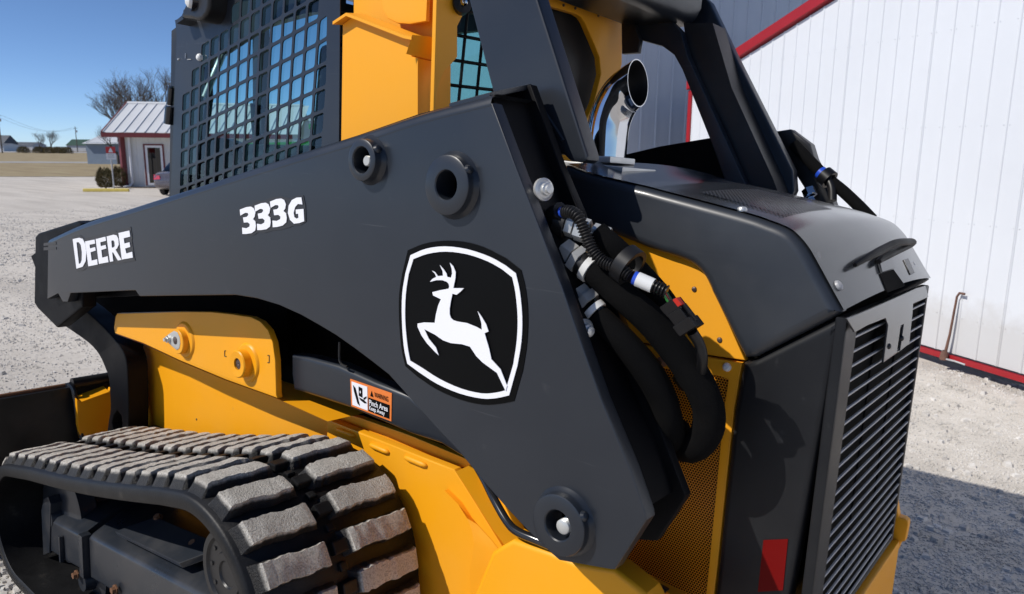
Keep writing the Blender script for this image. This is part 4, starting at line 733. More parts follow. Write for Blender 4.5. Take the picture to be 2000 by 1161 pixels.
# ---- chassis: link plate, body, link bar, fender
lk = [(-2.671,1.12,0.8749),(-2.658,1.12,0.8879),(-2.3854,1.12,0.9341),(-2.2072,1.12,0.9644),(-2.0308,1.12,0.9911),(-1.9217,1.12,1.0021),(-1.8168,1.12,1.01),(-1.7718,1.12,1.0044),(-1.7351,1.12,0.9865),(-1.7135,1.12,0.9565),(-1.7015,1.12,0.9093),(-1.6966,1.12,0.8148),(-1.6918,1.12,0.8058),(-1.95,1.12,0.8014),(-2.2232,1.12,0.8054),(-2.4637,1.12,0.8156),(-2.6798,1.12,0.8128),(-2.6865,1.12,0.8319)]
lp_ = P(plate([lk], .02, .004), 'lift_link_plate', 'yellow')
def boss(c, prof, mat, parent, name='pin_boss', n=40): 
    mb = MB(); mb.lathe(c, (0, -1, 0), prof, n); return P(mb, name, mat, parent)
pA, pB = [V(q) for q in [(-2.182,1.12,0.8788),(-1.8308,1.12,0.8776)]]
boss(pA, [(0, .006), (.052, .006), (.055, .004), (.058, 0)], 'yellow', lp_, 'pin_pad'); boss(pB, [(0, .006), (.050, .006), (.053, .004), (.056, 0)], 'yellow', lp_, 'pin_pad')
boss(pA+Vector((-.006, 0, -.004)), [(0, .024), (.036, .024), (.038, .022), (.039, .006)], 'yellow', lp_); 
bB = boss(pB+Vector((-.010, 0, -.002)), [(.017, .004), (.017, .028), (.036, .030), (.039, .027), (.040, .006)], 'yellow', lp_)
boss(pB+Vector((-.010, 0, -.002)), [(0, .022), (.004, .025), (.012, .024), (.0165, .023), (.017, .01)], 'wornsteel', lp_, 'pin_end')
kA = pA+Vector((-.012, -.026, 0)); kk = []
for t in range(24):
    a = 2*math.pi*t/24; kk.append((kA.x+.030*math.cos(a), kA.y, kA.z+.030*math.sin(a)))
tab = [(kA.x+.012, kA.y, kA.z+.028), (kA.x+.026, kA.y, kA.z+.014), (kA.x+.029, kA.y, kA.z-.004), (kA.x+.022, kA.y, kA.z-.022), (kA.x+.006, kA.y, kA.z-.030), (kA.x-.012, kA.y, kA.z-.026), (kA.x-.050, kA.y, kA.z-.016), (kA.x-.056, kA.y, kA.z-.004), (kA.x-.052, kA.y, kA.z+.008), (kA.x-.010, kA.y, kA.z+.029)]
P(plate([tab], .010, .003), 'pin_keeper', 'silverpaint', lp_)
boss(kA, [(0, .004), (.007, .003), (.012, .001), (.0125, -.004)], 'wornsteel', lp_, 'pin_end')
boss(kA+Vector((-.040, 0, -.003)), [(0, .016), (.006, .016), (.0065, .008), (.011, .008), (.011, .002), (.013, .001), (.013, -.004)], 'zinc', lp_, 'keeper_bolt', 6)
for q in [(-1.9523,1.119,0.8809),(-1.9329,1.119,0.8846),(-1.9331,1.119,0.874),(-1.9525,1.119,0.8702)][:0]: pass
mb = MB()
for u in ([(-1.9475,1.1195,0.8894),(-1.9531,1.1195,0.8883),(-1.9534,1.1195,0.8714),(-1.945,1.1195,0.8731)], [(-1.7345,1.1195,0.9171),(-1.7272,1.1195,0.9185),(-1.7272,1.1195,0.8985),(-1.7345,1.1195,0.8971)]): mb.tube(u, .0016, 5)
P(mb, 'stamp_mark', 'wornsteel', lp_)
body = [(-2.7222,1.24,0.7721),(-2.7529,1.24,0.6686),(-2.7765,1.24,0.5541),(-2.8237,1.24,0.4105),(-2.8645,1.24,0.2533),(-2.9021,1.24,0.0268),(-1.4874,1.24,0.4334),(-1.4945,1.24,0.6816),(-1.6175,1.24,0.7514),(-1.7236,1.24,0.7556),(-1.8757,1.24,0.759),(-2.1617,1.24,0.7539),(-2.4968,1.24,0.7573)]
by = P(plate([body], .03, .004), 'chassis_side', 'yellow')
P(plate([[(-2.7502,1.215,0.5591),(-2.7169,1.215,0.5648),(-2.7695,1.215,0.3899),(-2.7936,1.215,0.2809),(-2.8288,1.215,0.2706),(-2.8041,1.215,0.3807)]], .03, .003), 'front_flange', 'yellow', by)
mb = MB(); mb.prism(curve_pts([(-2.7,1.22,0.4173),(-2.6824,1.22,0.4398),(-2.6494,1.22,0.4563),(-2.5826,1.22,0.4581),(-2.5069,1.22,0.4551),(-2.4718,1.22,0.4114),(-2.7042,1.22,0.3459)], 2), (0, .03, 0)); P(mb, 'rubber_stop', 'charcoal', by, bev=.003)
stud(V([(-2.3489,1.24,0.5532)][0]), (0, -1, 0), .004, .002, 'wornsteel', by)
# folded ledge between link plate and body: a shaded yellow channel
mb = MB(); mb.sheet([[a, V(a)+Vector((0, .125, -.004))] for a in [(-2.7159,1.135,0.8027),(-2.4968,1.135,0.8056),(-2.2531,1.135,0.7953),(-1.9762,1.135,0.7914),(-1.7169,1.135,0.7969),(-1.4907,1.135,0.7887)]]); P(mb, 'link_ledge', 'yellow', lp_)
bar = [(-1.6876,1.16,0.9213),(-1.614,1.16,0.93),(-1.4846,1.16,0.9339),(-1.3458,1.16,0.9211),(-1.219,1.16,0.9155),(-1.0525,1.16,0.8509),(-1.0047,1.16,0.8115),(-1.0504,1.16,0.8124),(-1.1143,1.16,0.8244),(-1.215,1.16,0.8218),(-1.3238,1.16,0.8267),(-1.4411,1.16,0.8307),(-1.568,1.16,0.828),(-1.6775,1.16,0.8242),(-1.6872,1.16,0.8683)]
bar_o = P(plate([bar], .05, .012, res=3), 'lower_lift_link', 'charcoal')
mb = MB(); mb.tube(curve_pts([(-1.467,1.15,0.9986),(-1.4661,1.15,0.9566),(-1.4556,1.15,0.9428),(-1.4354,1.15,0.9416)], 4), .003, 6); P(mb, 'brake_line', 'black', bar_o)
ch = [(-1.8909,1.25,0.7424),(-1.7375,1.25,0.7502),(-1.5093,1.25,0.7689),(-1.3092,1.25,0.7719),(-1.1071,1.25,0.7653),(-1.0341,1.25,0.7468),(-1.1059,1.25,0.744),(-1.1984,1.25,0.7296),(-1.3263,1.25,0.7291),(-1.6417,1.25,0.7252)]
P(plate([ch], .02, .002), 'fender_channel', 'yellow')
fen = [(-1.6003,1.215,0.7481),(-1.4659,1.215,0.7485),(-1.2891,1.215,0.7474),(-1.1613,1.215,0.7476),(-1.1195,1.215,0.7474),(-1.0466,1.215,0.6851),(-0.9496,1.215,0.5997),(-0.9146,1.215,0.5166),(-0.875,1.215,0.362),(-1.5817,1.215,0.0132),(-1.6848,1.215,0.4493),(-1.5995,1.215,0.7029)]
fd = P(plate([fen], .025, .004), 'rear_fender', 'yellow')
for a, b in ((( 0), (0)),)[:0]: pass
for q in ([(-1.5572,1.213,0.7321),(-1.4755,1.213,0.7337)], [(-1.4177,1.213,0.727),(-1.3427,1.213,0.7261)], [(-1.2863,1.213,0.7314),(-1.2069,1.213,0.7309)]):
    mb = MB(); a, b = V(q[0]), V(q[1]); mb.tube([a.lerp(b, t) for t in (0, .06, .2, .8, .94, 1)], [.001, .0055, .0075, .0075, .0055, .001], 10); P(mb, 'pressed_rib', 'yellow', fd, ang=70)
gl = [(-1.1348,1.201,0.6948),(-1.0892,1.201,0.6755),(-1.0605,1.201,0.6513),(-1.0449,1.201,0.6292),(-1.0352,1.201,0.5977),(-1.0451,1.201,0.5229),(-1.0389,1.201,0.4704),(-1.0387,1.201,0.3547)]
gr_ = [(-1.1415,1.2135,0.6862),(-1.0839,1.2135,0.6618),(-1.0394,1.2135,0.6393),(-0.9977,1.2135,0.6181),(-0.9507,1.2135,0.5901),(-0.9567,1.2135,0.5445),(-0.9626,1.2135,0.4971),(-0.9616,1.2135,0.3846)]
mb = MB(); mb.sheet([[V(a)+Vector((0, .018, 0)), V(a)+Vector((0, .002, 0)), V(a), V(a).lerp(V(b_), .5), b_] for a, b_ in zip(gl, gr_)]); P(mb, 'fender_gusset', 'yellow', fd, ang=40)
rk = [(-1.1379,1.235,0.7361),(-1.0217,1.235,0.755),(-0.9396,1.235,0.6474),(-0.867,1.235,0.6319),(-0.8109,1.235,0.612),(-0.6765,1.235,0.6651),(-0.5407,1.235,0.6559),(-0.5278,1.235,0.5228),(-0.9327,1.235,0.3231),(-0.9731,1.235,0.5918)]
P(plate([rk], .03, .004), 'rear_frame_plate', 'yellow')
mb = MB(); q = [(-1.0914,1.19,0.758),(-1.0335,1.19,0.7111),(-0.9709,1.19,0.6572),(-0.9278,1.19,0.6273)]
mb.sheet([[V(a)+Vector((0, -.0, 0)), V(a)+Vector((.012, .05, .010))] for a in q]); P(mb, 'fender_lip', 'yellow', fd)
bmp = [(-0.9,1.1,0.6675),(-0.8486,1.1,0.7123),(-0.7539,1.1,0.7207),(-0.6945,1.1,0.7217),(-0.6126,1.1,0.7418),(-0.5482,1.1,0.7209),(-0.4701,1.1,0.622),(-0.97,1.1,0.3753),(-0.943,1.1,0.5547)]
P(plate([bmp], .06, .01, res=2), 'rear_bumper', 'yellow')
hose([(-1.0299,1.18,0.8045),(-0.9808,1.16,0.7837),(-0.9248,1.13,0.7647),(-0.8721,1.11,0.7411),(-0.837,1.1,0.7351),(-0.7859,1.1,0.7353),(-0.708,1.11,0.7312),(-0.6353,1.14,0.7217),(-0.6005,1.2,0.6829),(-0.5604,1.28,0.6277)], .009, 'edge_seal', 'gloss', fd, 10)
# warning sticker
W4 = [V(q) for q in [(-1.4328,1.1582,0.9091),(-1.2786,1.1582,0.9071),(-1.2777,1.1582,0.8375),(-1.4269,1.1582,0.8398)]]
def bil(s, t): return (W4[0]*(1-s)+W4[1]*s)*(1-t)+(W4[3]*(1-s)+W4[2]*s)*t
def srect(s0, t0, s1, t1, lift, name, mat, parent, t=.0008):
    mb = MB(); mb.prism([bil(s, q)+Vector((0, -lift, 0)) for s, q in ((s0, t0), (s1, t0), (s1, t1), (s0, t1))], (0, t, 0)); return P(mb, name, mat, parent)
stk = srect(0, 0, 1, 1, 0, 'warning_sticker', 'orange', bar_o, .0016); stk['label'] = 'orange pinch area warning sticker'
srect(.04, .07, .43, .93, .001, 'sticker_pictogram_field', 'decalwhite', bar_o); srect(.45, .44, .96, .93, .001, 'sticker_text_field', 'decalblack', bar_o)
def stext(txt, s0, t0, s1, t1, lift, mat, name='sticker_text'):
    cu = bpy.data.curves.new('t', 'FONT'); cu.body = txt; cu.offset = .012
    ob = bpy.data.objects.new('t', cu); C.objects.link(ob)
    me = bpy.data.meshes.new_from_object(ob.evaluated_get(bpy.context.evaluated_depsgraph_get())); bpy.data.objects.remove(ob); bpy.data.curves.remove(cu)
    xs_ = [v.co.x for v in me.vertices]; ys_ = [v.co.y for v in me.vertices]; x0, x1, y0, y1 = min(xs_), max(xs_), min(ys_), max(ys_)
    for v in me.vertices: v.co = bil(s0+(s1-s0)*(v.co.x-x0)/(x1-x0), t1+(t0-t1)*(v.co.y-y0)/(y1-y0))+Vector((0, -lift, 0))
    me.materials.clear(); return P(me, name, mat, bar_o)
stext('WARNING', .60, .16, .93, .34, .0012, 'decalblack'); stext('Pinch Area', .48, .49, .93, .69, .0022, 'decalwhite'); stext('Keep Away', .48, .71, .86, .91, .0022, 'decalwhite')
def spoly(pts, lift, mat, name='pictogram'):
    mb = MB(); mb.prism([bil(*q)+Vector((0, -lift, 0)) for q in pts], (0, .0006, 0)); P(mb, name, mat, bar_o)
spoly([(.50, .36), (.535, .16), (.575, .36)], .0012, 'decalblack'); spoly([(.08, .18), (.14, .26), (.20, .60), (.24, .86), (.18, .80), (.10, .40)], .0019, 'decalblack')
spoly([(.22, .16), (.31, .18), (.31, .52), (.22, .50)], .0019, 'decalblack'); spoly([(.22, .56), (.34, .58), (.42, .66), (.36, .70), (.26, .64)], .0019, 'decalblack'); spoly([(.33, .52), (.41, .42), (.41, .48), (.35, .58)], .0019, 'decalblack')
spoly([(.25, .34), (.265, .28), (.28, .34), (.265, .40)], .0026, 'decalwhite')

# ---- tow bracket at the far rear corner
tb = [(-0.3609,2.03,0.6188),(-0.3453,2.03,0.6459),(-0.3362,2.03,0.6598),(-0.3265,2.03,0.6241),(-0.3117,2.03,0.6242),(-0.3044,2.03,0.6195),(-0.3024,2.03,0.6102),(-0.3045,2.03,0.5661),(-0.3129,2.03,0.5594),(-0.3188,2.03,0.5317),(-0.3291,2.03,0.5131),(-0.3685,2.03,0.3887),(-0.3931,2.03,0.2895),(-0.4221,2.03,0.2764),(-0.4161,2.03,0.3705),(-0.3784,2.03,0.4716)]
tbh = [(-0.348,2.03,0.5391),(-0.3364,2.03,0.5471),(-0.3325,2.03,0.5412),(-0.3377,2.03,0.5319),(-0.3451,2.03,0.5283)]
P(plate([tb, tbh], .03, .004), 'tow_bracket', 'yellow')

# ---- tracks
def hull(pts):
    pts = sorted(set(pts)); lo = []; hi = []
    for q in pts:
        while len(lo) > 1 and (lo[-1][0]-lo[-2][0])*(q[1]-lo[-2][1])-(lo[-1][1]-lo[-2][1])*(q[0]-lo[-2][0]) <= 0: lo.pop()
        lo.append(q)
    for q in reversed(pts):
        while len(hi) > 1 and (hi[-1][0]-hi[-2][0])*(q[1]-hi[-2][1])-(hi[-1][1]-hi[-2][1])*(q[0]-hi[-2][0]) <= 0: hi.pop()
        hi.append(q)
    return lo[:-1]+hi[:-1]
LH = .032                                    # lug height
circ = [(-1.466, .451, .292-LH), (-2.60, .237, .237-LH), (-1.30, .165, .165-LH)]
raw = hull([(round(cx+r*math.cos(2*math.pi*k/90), 5), round(cz+r*math.sin(2*math.pi*k/90), 5)) for cx, cz, r in circ for k in range(90)])
raw = [Vector((a, 0, b)) for a, b in raw]; raw.append(raw[0])
tot = sum((b-a).length for a, b in zip(raw, raw[1:])); NROW = round(tot/.0868)
def at_len(s):
    s %= tot
    for a, b in zip(raw, raw[1:]):
        l = (b-a).length
        if s <= l: return a.lerp(b, s/l)
        s -= l
    return raw[0].copy()
def sag(q):                                  # top run hangs a little between sprocket and idler
    if q.z > .36 and -2.45 < q.x < -1.62: q.z -= .010*math.sin(math.pi*(q.x+2.45)/.83)
    return q
def frame_at(s):
    q = sag(at_len(s)); t = (sag(at_len(s+.01))-sag(at_len(s-.01))).normalized(); n = Vector((t.z, 0, -t.x))   # outward normal for counter-clockwise loop
    return q, t, n
def belt(y0, y1, name):
    K = 220; rows = []
    for k in range(K):
        q, t, n = frame_at(tot*k/K)
        sec = [(0, -.034), (.004, -.038), (.05, -.03), (y1-y0-.05, -.03), (y1-y0-.004, -.038), (y1-y0, -.034), (y1-y0, -.006), (y1-y0-.006, 0), (.006, 0), (0, -.006), (0, -.034)]
        rows.append([q+n*h+Vector((0, y0+a, 0)) for a, h in sec])
    rows.append(rows[0]); mb = MB(); mb.sheet(rows); return P(mb, name, 'belt', ang=50)
TY0, TY1 = .755, 1.20
tr = belt(TY0, TY1, 'rubber_track'); tr['label'] = 'left rubber track with dusty block lugs'
tr2 = belt(2*1.68-TY1, 2*1.68-TY0, 'rubber_track'); tr2['label'] = 'right rubber track under the far side'
def lug_mesh(seed, mirror=False, Lg=.150):            # local: x along travel, y across, z outward
    r = random.Random(seed); nn = 16; prof = []
    rows_b = []; rows_t = []
    for i in range(nn+1):
        f = i/nn; y = -Lg/2+Lg*f
        jog = .003*(sstep(.38, .62, f)-.5)*2*(-1 if mirror else 1)
        w = .0245+r.uniform(-.002, .002)
        endt = min(1, (f*nn+.35)/1.2, ((1-f)*nn+.35)/1.2)
        zt = LH+.001*r.uniform(-1, 1) - .004*(1-endt)
        wb = w+.005
        rows_t.append([(-w+jog+r.uniform(-.0016, .0016), y, zt-r.uniform(0, .003)), (-w*.4+jog, y, zt+r.uniform(-.0015, .001)), (w*.4+jog, y, zt+r.uniform(-.0015, .001)), (w+jog+r.uniform(-.0016, .0016), y, zt-r.uniform(0, .003))])
        rows_b.append(((-wb+jog, y, -.001), (wb+jog, y, -.001)))
    mb = MB()
    e0 = [(-.034-.006*(-1 if mirror else 1), -Lg/2-.014, -.001), None]
    rows = []
    for b, t in zip(rows_b, rows_t): rows.append([b[0], (b[0][0]*.45+t[0][0]*.55, b[0][1], LH*.6), t[0], t[1], t[2], t[3], (b[1][0]*.45+t[3][0]*.55, b[1][1], LH*.6), b[1]])
    first = [(x*1.1, y-.024, -.012) for x, y, z in rows[0]]; last = [(x, y+.014, -.001) for x, y, z in rows[-1]]
    f2 = [(x, y-.003, z*.75) for x, y, z in rows[0]]; l2 = [(x, y+.003, z*.75) for x, y, z in rows[-1]]
    mb.sheet([first, f2]+rows+[l2, last])
    me = mb.mesh(); me.materials.append(M['lug'])
    for p in me.polygons: p.use_smooth = True
    me.set_sharp_from_angle(angle=math.radians(26)); return me
lugs_o = [lug_mesh(k) for k in range(5)]; lugs_i = [lug_mesh(k+9, False, .165) for k in range(5)]
rl = random.Random(5)
for k in range(NROW):
    q, t, n = frame_at(tot*k/NROW+.0)
    for yc, ms in ((.862, lugs_o), (1.088, lugs_i)):
        o = bpy.data.objects.new('track_lug', ms[rl.randrange(5)]); C.objects.link(o); o.parent = tr
        y = Vector((0, 1, 0)); Rm_ = Matrix((-t, y, n)).transposed()
        if Rm_.determinant() < 0: Rm_ = Matrix((t, y, n)).transposed()
        o.matrix_local = Matrix.Translation(q+Vector((0, yc, 0))+n*rl.uniform(-.001, .001)-ORG) @ Rm_.to_4x4()
gm = MB(); gm.box((0, 0, .010), (.030, .040, .020)); gm.box((.043, 0, .002), (.02, .022, .01)); gme = gm.mesh(.004); gme.materials.append(M['belt'])   # guide bars in the gap between the lug rows
for k in range(NROW):
    q, t, n = frame_at(tot*k/NROW); o = bpy.data.objects.new('guide_bar', gme); C.objects.link(o); o.parent = tr
    o.matrix_local = Matrix.Translation(q+Vector((0, .978, 0))-ORG) @ Matrix((-t, Vector((0, 1, 0)), n)).transposed().to_4x4()
ig = []
for k in range(60):
    q, t, n = frame_at(tot*k/60); ig.append((q.x-n.x*.05, 1.203, q.z-n.z*.05))
P(plate([ig], .006, 0), 'track_dark_fill', 'void', tr)  # black sheet added so the inside of the track loop looks shaded
# undercarriage frame and covers
def beam(x0, x1, z00, z01, name, mat, y0=.86, parent=None, bot=.13, slope=.10):
    mb = MB(); rows = []
    for x, z in ((x0, z00), (x1, z01)): rows.append([(x, y0+.03, z-bot), (x, y0, z-bot+.03), (x, y0, z-.012), (x, y0+.012, z), (x, y0+slope, z+.045), (x, 1.14, z+.05), (x, 1.14, z-bot)])
    n_ = len(rows[0]); mb.add(rows[0]+rows[1], [(i, (i+1) % n_, (i+1) % n_+n_, i+n_) for i in range(n_)]+[tuple(range(n_)), tuple(range(2*n_-1, n_-1, -1))])
    return P(mb, name, mat, parent or L, bev=.005)
fm = beam(-2.67, -1.2, .20, .30, 'track_frame', 'frame', .93, None, .16, .06)
cv1 = beam(-2.665, -2.345, .232, .272, 'frame_cover', 'frame', .86, fm, .15)
cv2 = beam(-2.30, -1.58, .285, .375, 'frame_cover', 'frame', .865, fm, .17)
mb = MB(); q = [(-2.6575,0.855,0.2428),(-2.6332,0.855,0.2927),(-2.5909,0.855,0.3155),(-2.5719,0.855,0.295),(-2.6031,0.855,0.1122),(-2.6604,0.855,0.0811)]; mb.prism(q, (0, .1, 0)); P(mb, 'cover_end', 'frame', fm, bev=.004)
for c_, d_ in (((-2.49, .853, .17), (.012, .014, .09)), ((-2.322, .862, .21), (.03, .03, .14))):
    mb = MB(); mb.box(c_, d_); P(mb, 'cover_rib', 'frame', fm, bev=.004)
rp_ = [(-2.13, .880, .336), (-1.75, .880, .384), (-1.66, .958, .437), (-2.04, .958, .385)]
mb = MB(); mb.prism(rp_, (0, -.010, .018)); P(mb, 'cover_plate', 'frame', fm, bev=.003)
for c in ((-2.03, .95, .402), (-1.79, .93, .418), (-2.36, .846, .135), (-2.1, .853, .19), (-1.9, .853, .21)):
    mb = MB(); mb.lathe(c, (0, -.5, .87) if c[2] > .3 else (0, -1, 0), [(0, .010), (.010, .010), (.011, 0), (.016, 0), (.016, -.004)], 6); P(mb, 'frame_bolt', 'rust', fm)
mb = MB(); mb.lathe((-1.452, .865, .505), (0, -1, 0), [(0, .03), (.030, .03), (.033, .034), (.05, .034), (.054, .028), (.085, .028), (.09, .034), (.104, .034), (.108, .028), (.108, -.06)], 48); hub = P(mb, 'drive_hub', 'black')
for k in range(10):
    a = 2*math.pi*k/10; bolt(Vector((-1.452+.072*math.cos(a), .842, .505+.072*math.sin(a))), (0, -1, 0), .006, .008, 'black', hub, 'hub_bolt', False)
mb = MB()
for k in range(14):
    a = 2*math.pi*k/14; mb.box((-1.466+.215*math.cos(a), .978, .451+.215*math.sin(a)), (.05, .05, .03), Matrix.Rotation(-a, 3, 'Y'))
mb.lathe((-1.466, 1.0, .451), (0, -1, 0), [(0, .03), (.20, .03), (.205, .025), (.205, -.025), (0, -.03)], 40); P(mb, 'drive_sprocket', 'black', hub)
for cx, cz, r in ((-2.60, .237, .165), (-1.30, .165, .09), (-1.6, .11, .075), (-1.85, .11, .075), (-2.1, .11, .075), (-2.35, .11, .075)):
    mb = MB(); mb.lathe((cx, .978, cz), (0, -1, 0), [(0, .12), (.03, .12), (.035, .09), (r-.02, .085), (r, .08), (r, .03), (r-.02, .02), (r-.02, -.02), (r, -.03), (r, -.08), (0, -.09)], 36); P(mb, 'track_roller', 'frame', fm)

# ---- bucket
prof = [(-2.985, .555), (-3.0, .50), (-2.985, .35), (-2.97, .2), (-3.0, .1), (-3.06, .05), (-3.2, .025), (-3.85, .02), (-3.85, .032), (-3.2, .04), (-3.07, .065), (-3.02, .12), (-3.0, .2), (-3.015, .35), (-3.03, .5), (-3.03, .562)]
mb = MB(); mb.prism([(x, .63, z) for x, z in prof], (0, 2.1, 0)); bk_ = P(mb, 'bucket', 'black'); bk_['label'] = 'low black bucket on the front of the loader'
mb = MB(); lip_ = [(-3.005, y, .562) for y in (.63, .9, 1.068)]; mb.tube([(-3.008, .63, .560), (-3.008, 1.07, .560)], .008, 8); P(mb, 'bucket_lip', 'rust', bk_)
mb = MB(); mb.tube([(-2.995, 1.09, .565), (-2.995, 2.2, .565)], .022, 14); P(mb, 'bucket_tube', 'black', bk_, ang=50)
for y in (.63, 2.715):
    mb = MB(); mb.prism([(-3.0, y, .55), (-3.0, y, .06), (-3.82, y, .02), (-3.85, y, .06), (-3.3, y, .40)], (0, .015, 0)); P(mb, 'bucket_cheek', 'black', bk_)
mb = MB(); mb.tube(curve_pts([(-2.985, 1.075, .572), (-2.965, 1.085, .545), (-2.955, 1.09, .45), (-2.93, 1.095, .34), (-2.93, 1.09, .2)], 4), .009, 8); P(mb, 'bucket_ear', 'frame', bk_)
cq = [(-2.93,1.0807,0.5228),(-2.93,1.0944,0.508),(-2.93,1.1963,0.5279),(-2.93,1.2024,0.5431),(-2.93,1.2129,0.5143),(-2.93,1.2011,0.3294),(-2.93,1.1438,0.2608),(-2.93,1.1035,0.2719),(-2.93,1.0803,0.4206)]
P(plate([cq], .02, .003, axis='X', flip=-1), 'quick_coupler', 'yellow')
mb = MB(); mb.sheet([[V(q), V(q)+Vector((-.05, 0, .012))] for q in [(-2.925,1.0788,0.5243),(-2.925,1.0925,0.5095),(-2.925,1.1942,0.5294)]]); P(mb, 'coupler_flange', 'yellow')

# ---- right arm end with its hoses, seen past the hood
blk = [(-0.8452,2.3,1.608),(-0.8039,2.3,1.6142),(-0.7401,2.3,1.5711),(-0.7219,2.3,1.5281),(-0.7003,2.3,1.4944),(-0.6493,2.3,1.3924),(-0.7118,2.3,1.4005),(-0.7811,2.3,1.4915)]
P(plate([blk], .05, .006), 'arm_end_block', 'black')
rh = hose([(-0.7813,2.28,1.5677),(-0.7199,2.27,1.5148),(-0.6733,2.26,1.4762),(-0.6195,2.25,1.4392),(-0.5713,2.24,1.4016),(-0.5283,2.23,1.3649)], .017, 'hydraulic_hose', 'hose')
ra1, ra2 = [V(q) for q in [(-0.6865,2.262,1.4861),(-0.6568,2.257,1.4651)]]; dd_ = (ra2-ra1).normalized()
band(ra1, dd_, .019, .010, 'blue', 'blue_seal', rh); band(ra1+dd_*.022, dd_, .028, .026, 'conduit', 'hose_clamp', rh)
hose([(-0.6609,2.25,1.4691),(-0.6452,2.24,1.4434),(-0.6369,2.23,1.409)], .012, 'hydraulic_hose', 'conduit', rh)
rb = V([(-0.7128,2.26,1.4285)][0]); hexfit(rb, Vector((.5, -.3, -.8)), .020, .022, 'chrome', rh); hexfit(rb+Vector((.006, 0, -.022)), Vector((.5, -.3, -.8)), .015, .018, 'chrome', rh)

# ------------------------------------------------------------------ right-hand white steel building
WN = Vector((-.53124, -.84722, 0)); WD = 4.936737; WT = Vector((.84722, -.53124, 0)); WA = Vector((-1.02511, 6.46975, -.08))
def wq(s, z, out=0): return WA+WT*s+Vector((0, 0, z+.08))+WN*out     # point on the wall face: s along, z world height
S0 = -3.53
def rake(s): return 2.16 + (s-S0)*.275
wb = empty('steel_building', wq(S0, -.08))
tag(wb, 'bright white ribbed steel building with red rake trim behind the loader', 'building')
def WB(mb, name, mat, bev=0, parent=None):
    return mb.obj(name, mat, parent or wb, off=wb.location.copy(), bev=bev)
RP = .1715; s_first = -1.254
ribs = []
s = s_first
while s > S0+.03: s -= RP
s0_ = s
k = 0; edges = [S0]
ss = []
s = s0_
while s < 9.5:
    if s > S0+.02: ss.append(s)
    s += RP
panel_edges = [S0]+ss[4::5]
if panel_edges[-1] < 9.4: panel_edges.append(9.5)
RID = 3.2                                    # ridge position along the wall
def roofz(s): return rake(s) if s < RID else rake(RID)-(s-RID)*.275
for a, b in zip(panel_edges, panel_edges[1:]):                        # each steel sheet of the wall, with its ribs
    mb = MB(); xs_ = [a]
    cols = [(a, 0)]
    for r in [q for q in ss if a-.001 <= q < b-.001]:
        cols += [(r-.012, 0), (r-.006, .007), (r+.006, .007), (r+.012, 0)]
    cols.append((b+.010, 0)); cols = sorted(set(cols))
    mb.sheet([[wq(x, -.03, o) for x, o in cols], [wq(x, roofz(x), o) for x, o in cols]])
    WB(mb, 'wall_sheet', 'whitesteel')
mb = MB()
def trim_poly(p0, p1, w, d): 
    return [p0, p1]
a, b = wq(S0-.045, rake(S0-.045)+.02, .05), wq(RID, rake(RID)+.02, .05)
mb.prism([a, b, b+Vector((0, 0, .105)), a+Vector((0, 0, .105))], -WN*.12); a, b = wq(RID, rake(RID)+.02, .05), wq(9.6, roofz(9.6)+.02, .05); mb.prism([a, b, b+Vector((0, 0, .105)), a+Vector((0, 0, .105))], -WN*.12)
WB(mb, 'rake_trim', 'redtrim', .008)
mb = MB(); mb.prism([wq(S0-.035, -.05, .022), wq(S0+.035, -.05, .022), wq(S0+.035, rake(S0), .022), wq(S0-.035, rake(S0), .022)], -WN*.06); WB(mb, 'corner_trim', 'redtrim', .004)
mb = MB(); mb.prism([wq(S0, -.085, .024), wq(9.5, -.085, .024), wq(9.5, -.045, .024), wq(S0, -.045, .024)], -WN*.04); WB(mb, 'base_trim', 'redtrim', .003)
mb = MB(); mb.add([wq(S0, -.1, -.02), wq(S0, -.1, -9), wq(S0, rake(S0), -9), wq(S0, rake(S0), -.02)], [(0, 1, 2, 3)]); WB(mb, 'side_wall', 'whitesteel')
mb = MB(); mb.sheet([[wq(s, roofz(s)+.07, .03), wq(s, roofz(s)+.07, -9)] for s in (S0-.04, RID, 9.6)]); WB(mb, 'roof', 'roofsteel')
mb = MB()                                    # sheet fasteners
for r in ss[:40]:
    for z in (.25, .95, 1.65, 2.35, 3.05):
        if z < roofz(r)-.1:
            for o_ in (-.022, .022): mb.lathe(wq(r+o_, z, .001), WN, [(0, .004), (.004, .003), (.005, 0)], 6)
tag(WB(mb, 'wall_screws', 'whitesteel'), kind='stuff')
# taller pale building behind, its wall turned away from the sun
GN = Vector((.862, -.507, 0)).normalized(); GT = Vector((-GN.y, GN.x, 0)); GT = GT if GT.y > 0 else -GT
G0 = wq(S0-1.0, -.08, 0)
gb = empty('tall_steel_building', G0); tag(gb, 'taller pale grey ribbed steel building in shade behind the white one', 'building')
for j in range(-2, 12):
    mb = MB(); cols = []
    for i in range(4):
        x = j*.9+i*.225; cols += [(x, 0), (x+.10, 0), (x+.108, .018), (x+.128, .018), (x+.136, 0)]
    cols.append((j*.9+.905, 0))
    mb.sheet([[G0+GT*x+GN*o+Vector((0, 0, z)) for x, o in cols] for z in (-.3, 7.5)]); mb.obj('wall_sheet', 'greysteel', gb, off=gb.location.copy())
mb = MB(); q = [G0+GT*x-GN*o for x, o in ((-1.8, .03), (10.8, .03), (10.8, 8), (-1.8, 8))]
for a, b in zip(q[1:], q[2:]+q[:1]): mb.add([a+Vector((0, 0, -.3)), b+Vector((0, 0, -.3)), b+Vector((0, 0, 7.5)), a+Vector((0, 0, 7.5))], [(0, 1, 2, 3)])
mb.obj('rear_wall', 'greysteel', gb, off=gb.location.copy())
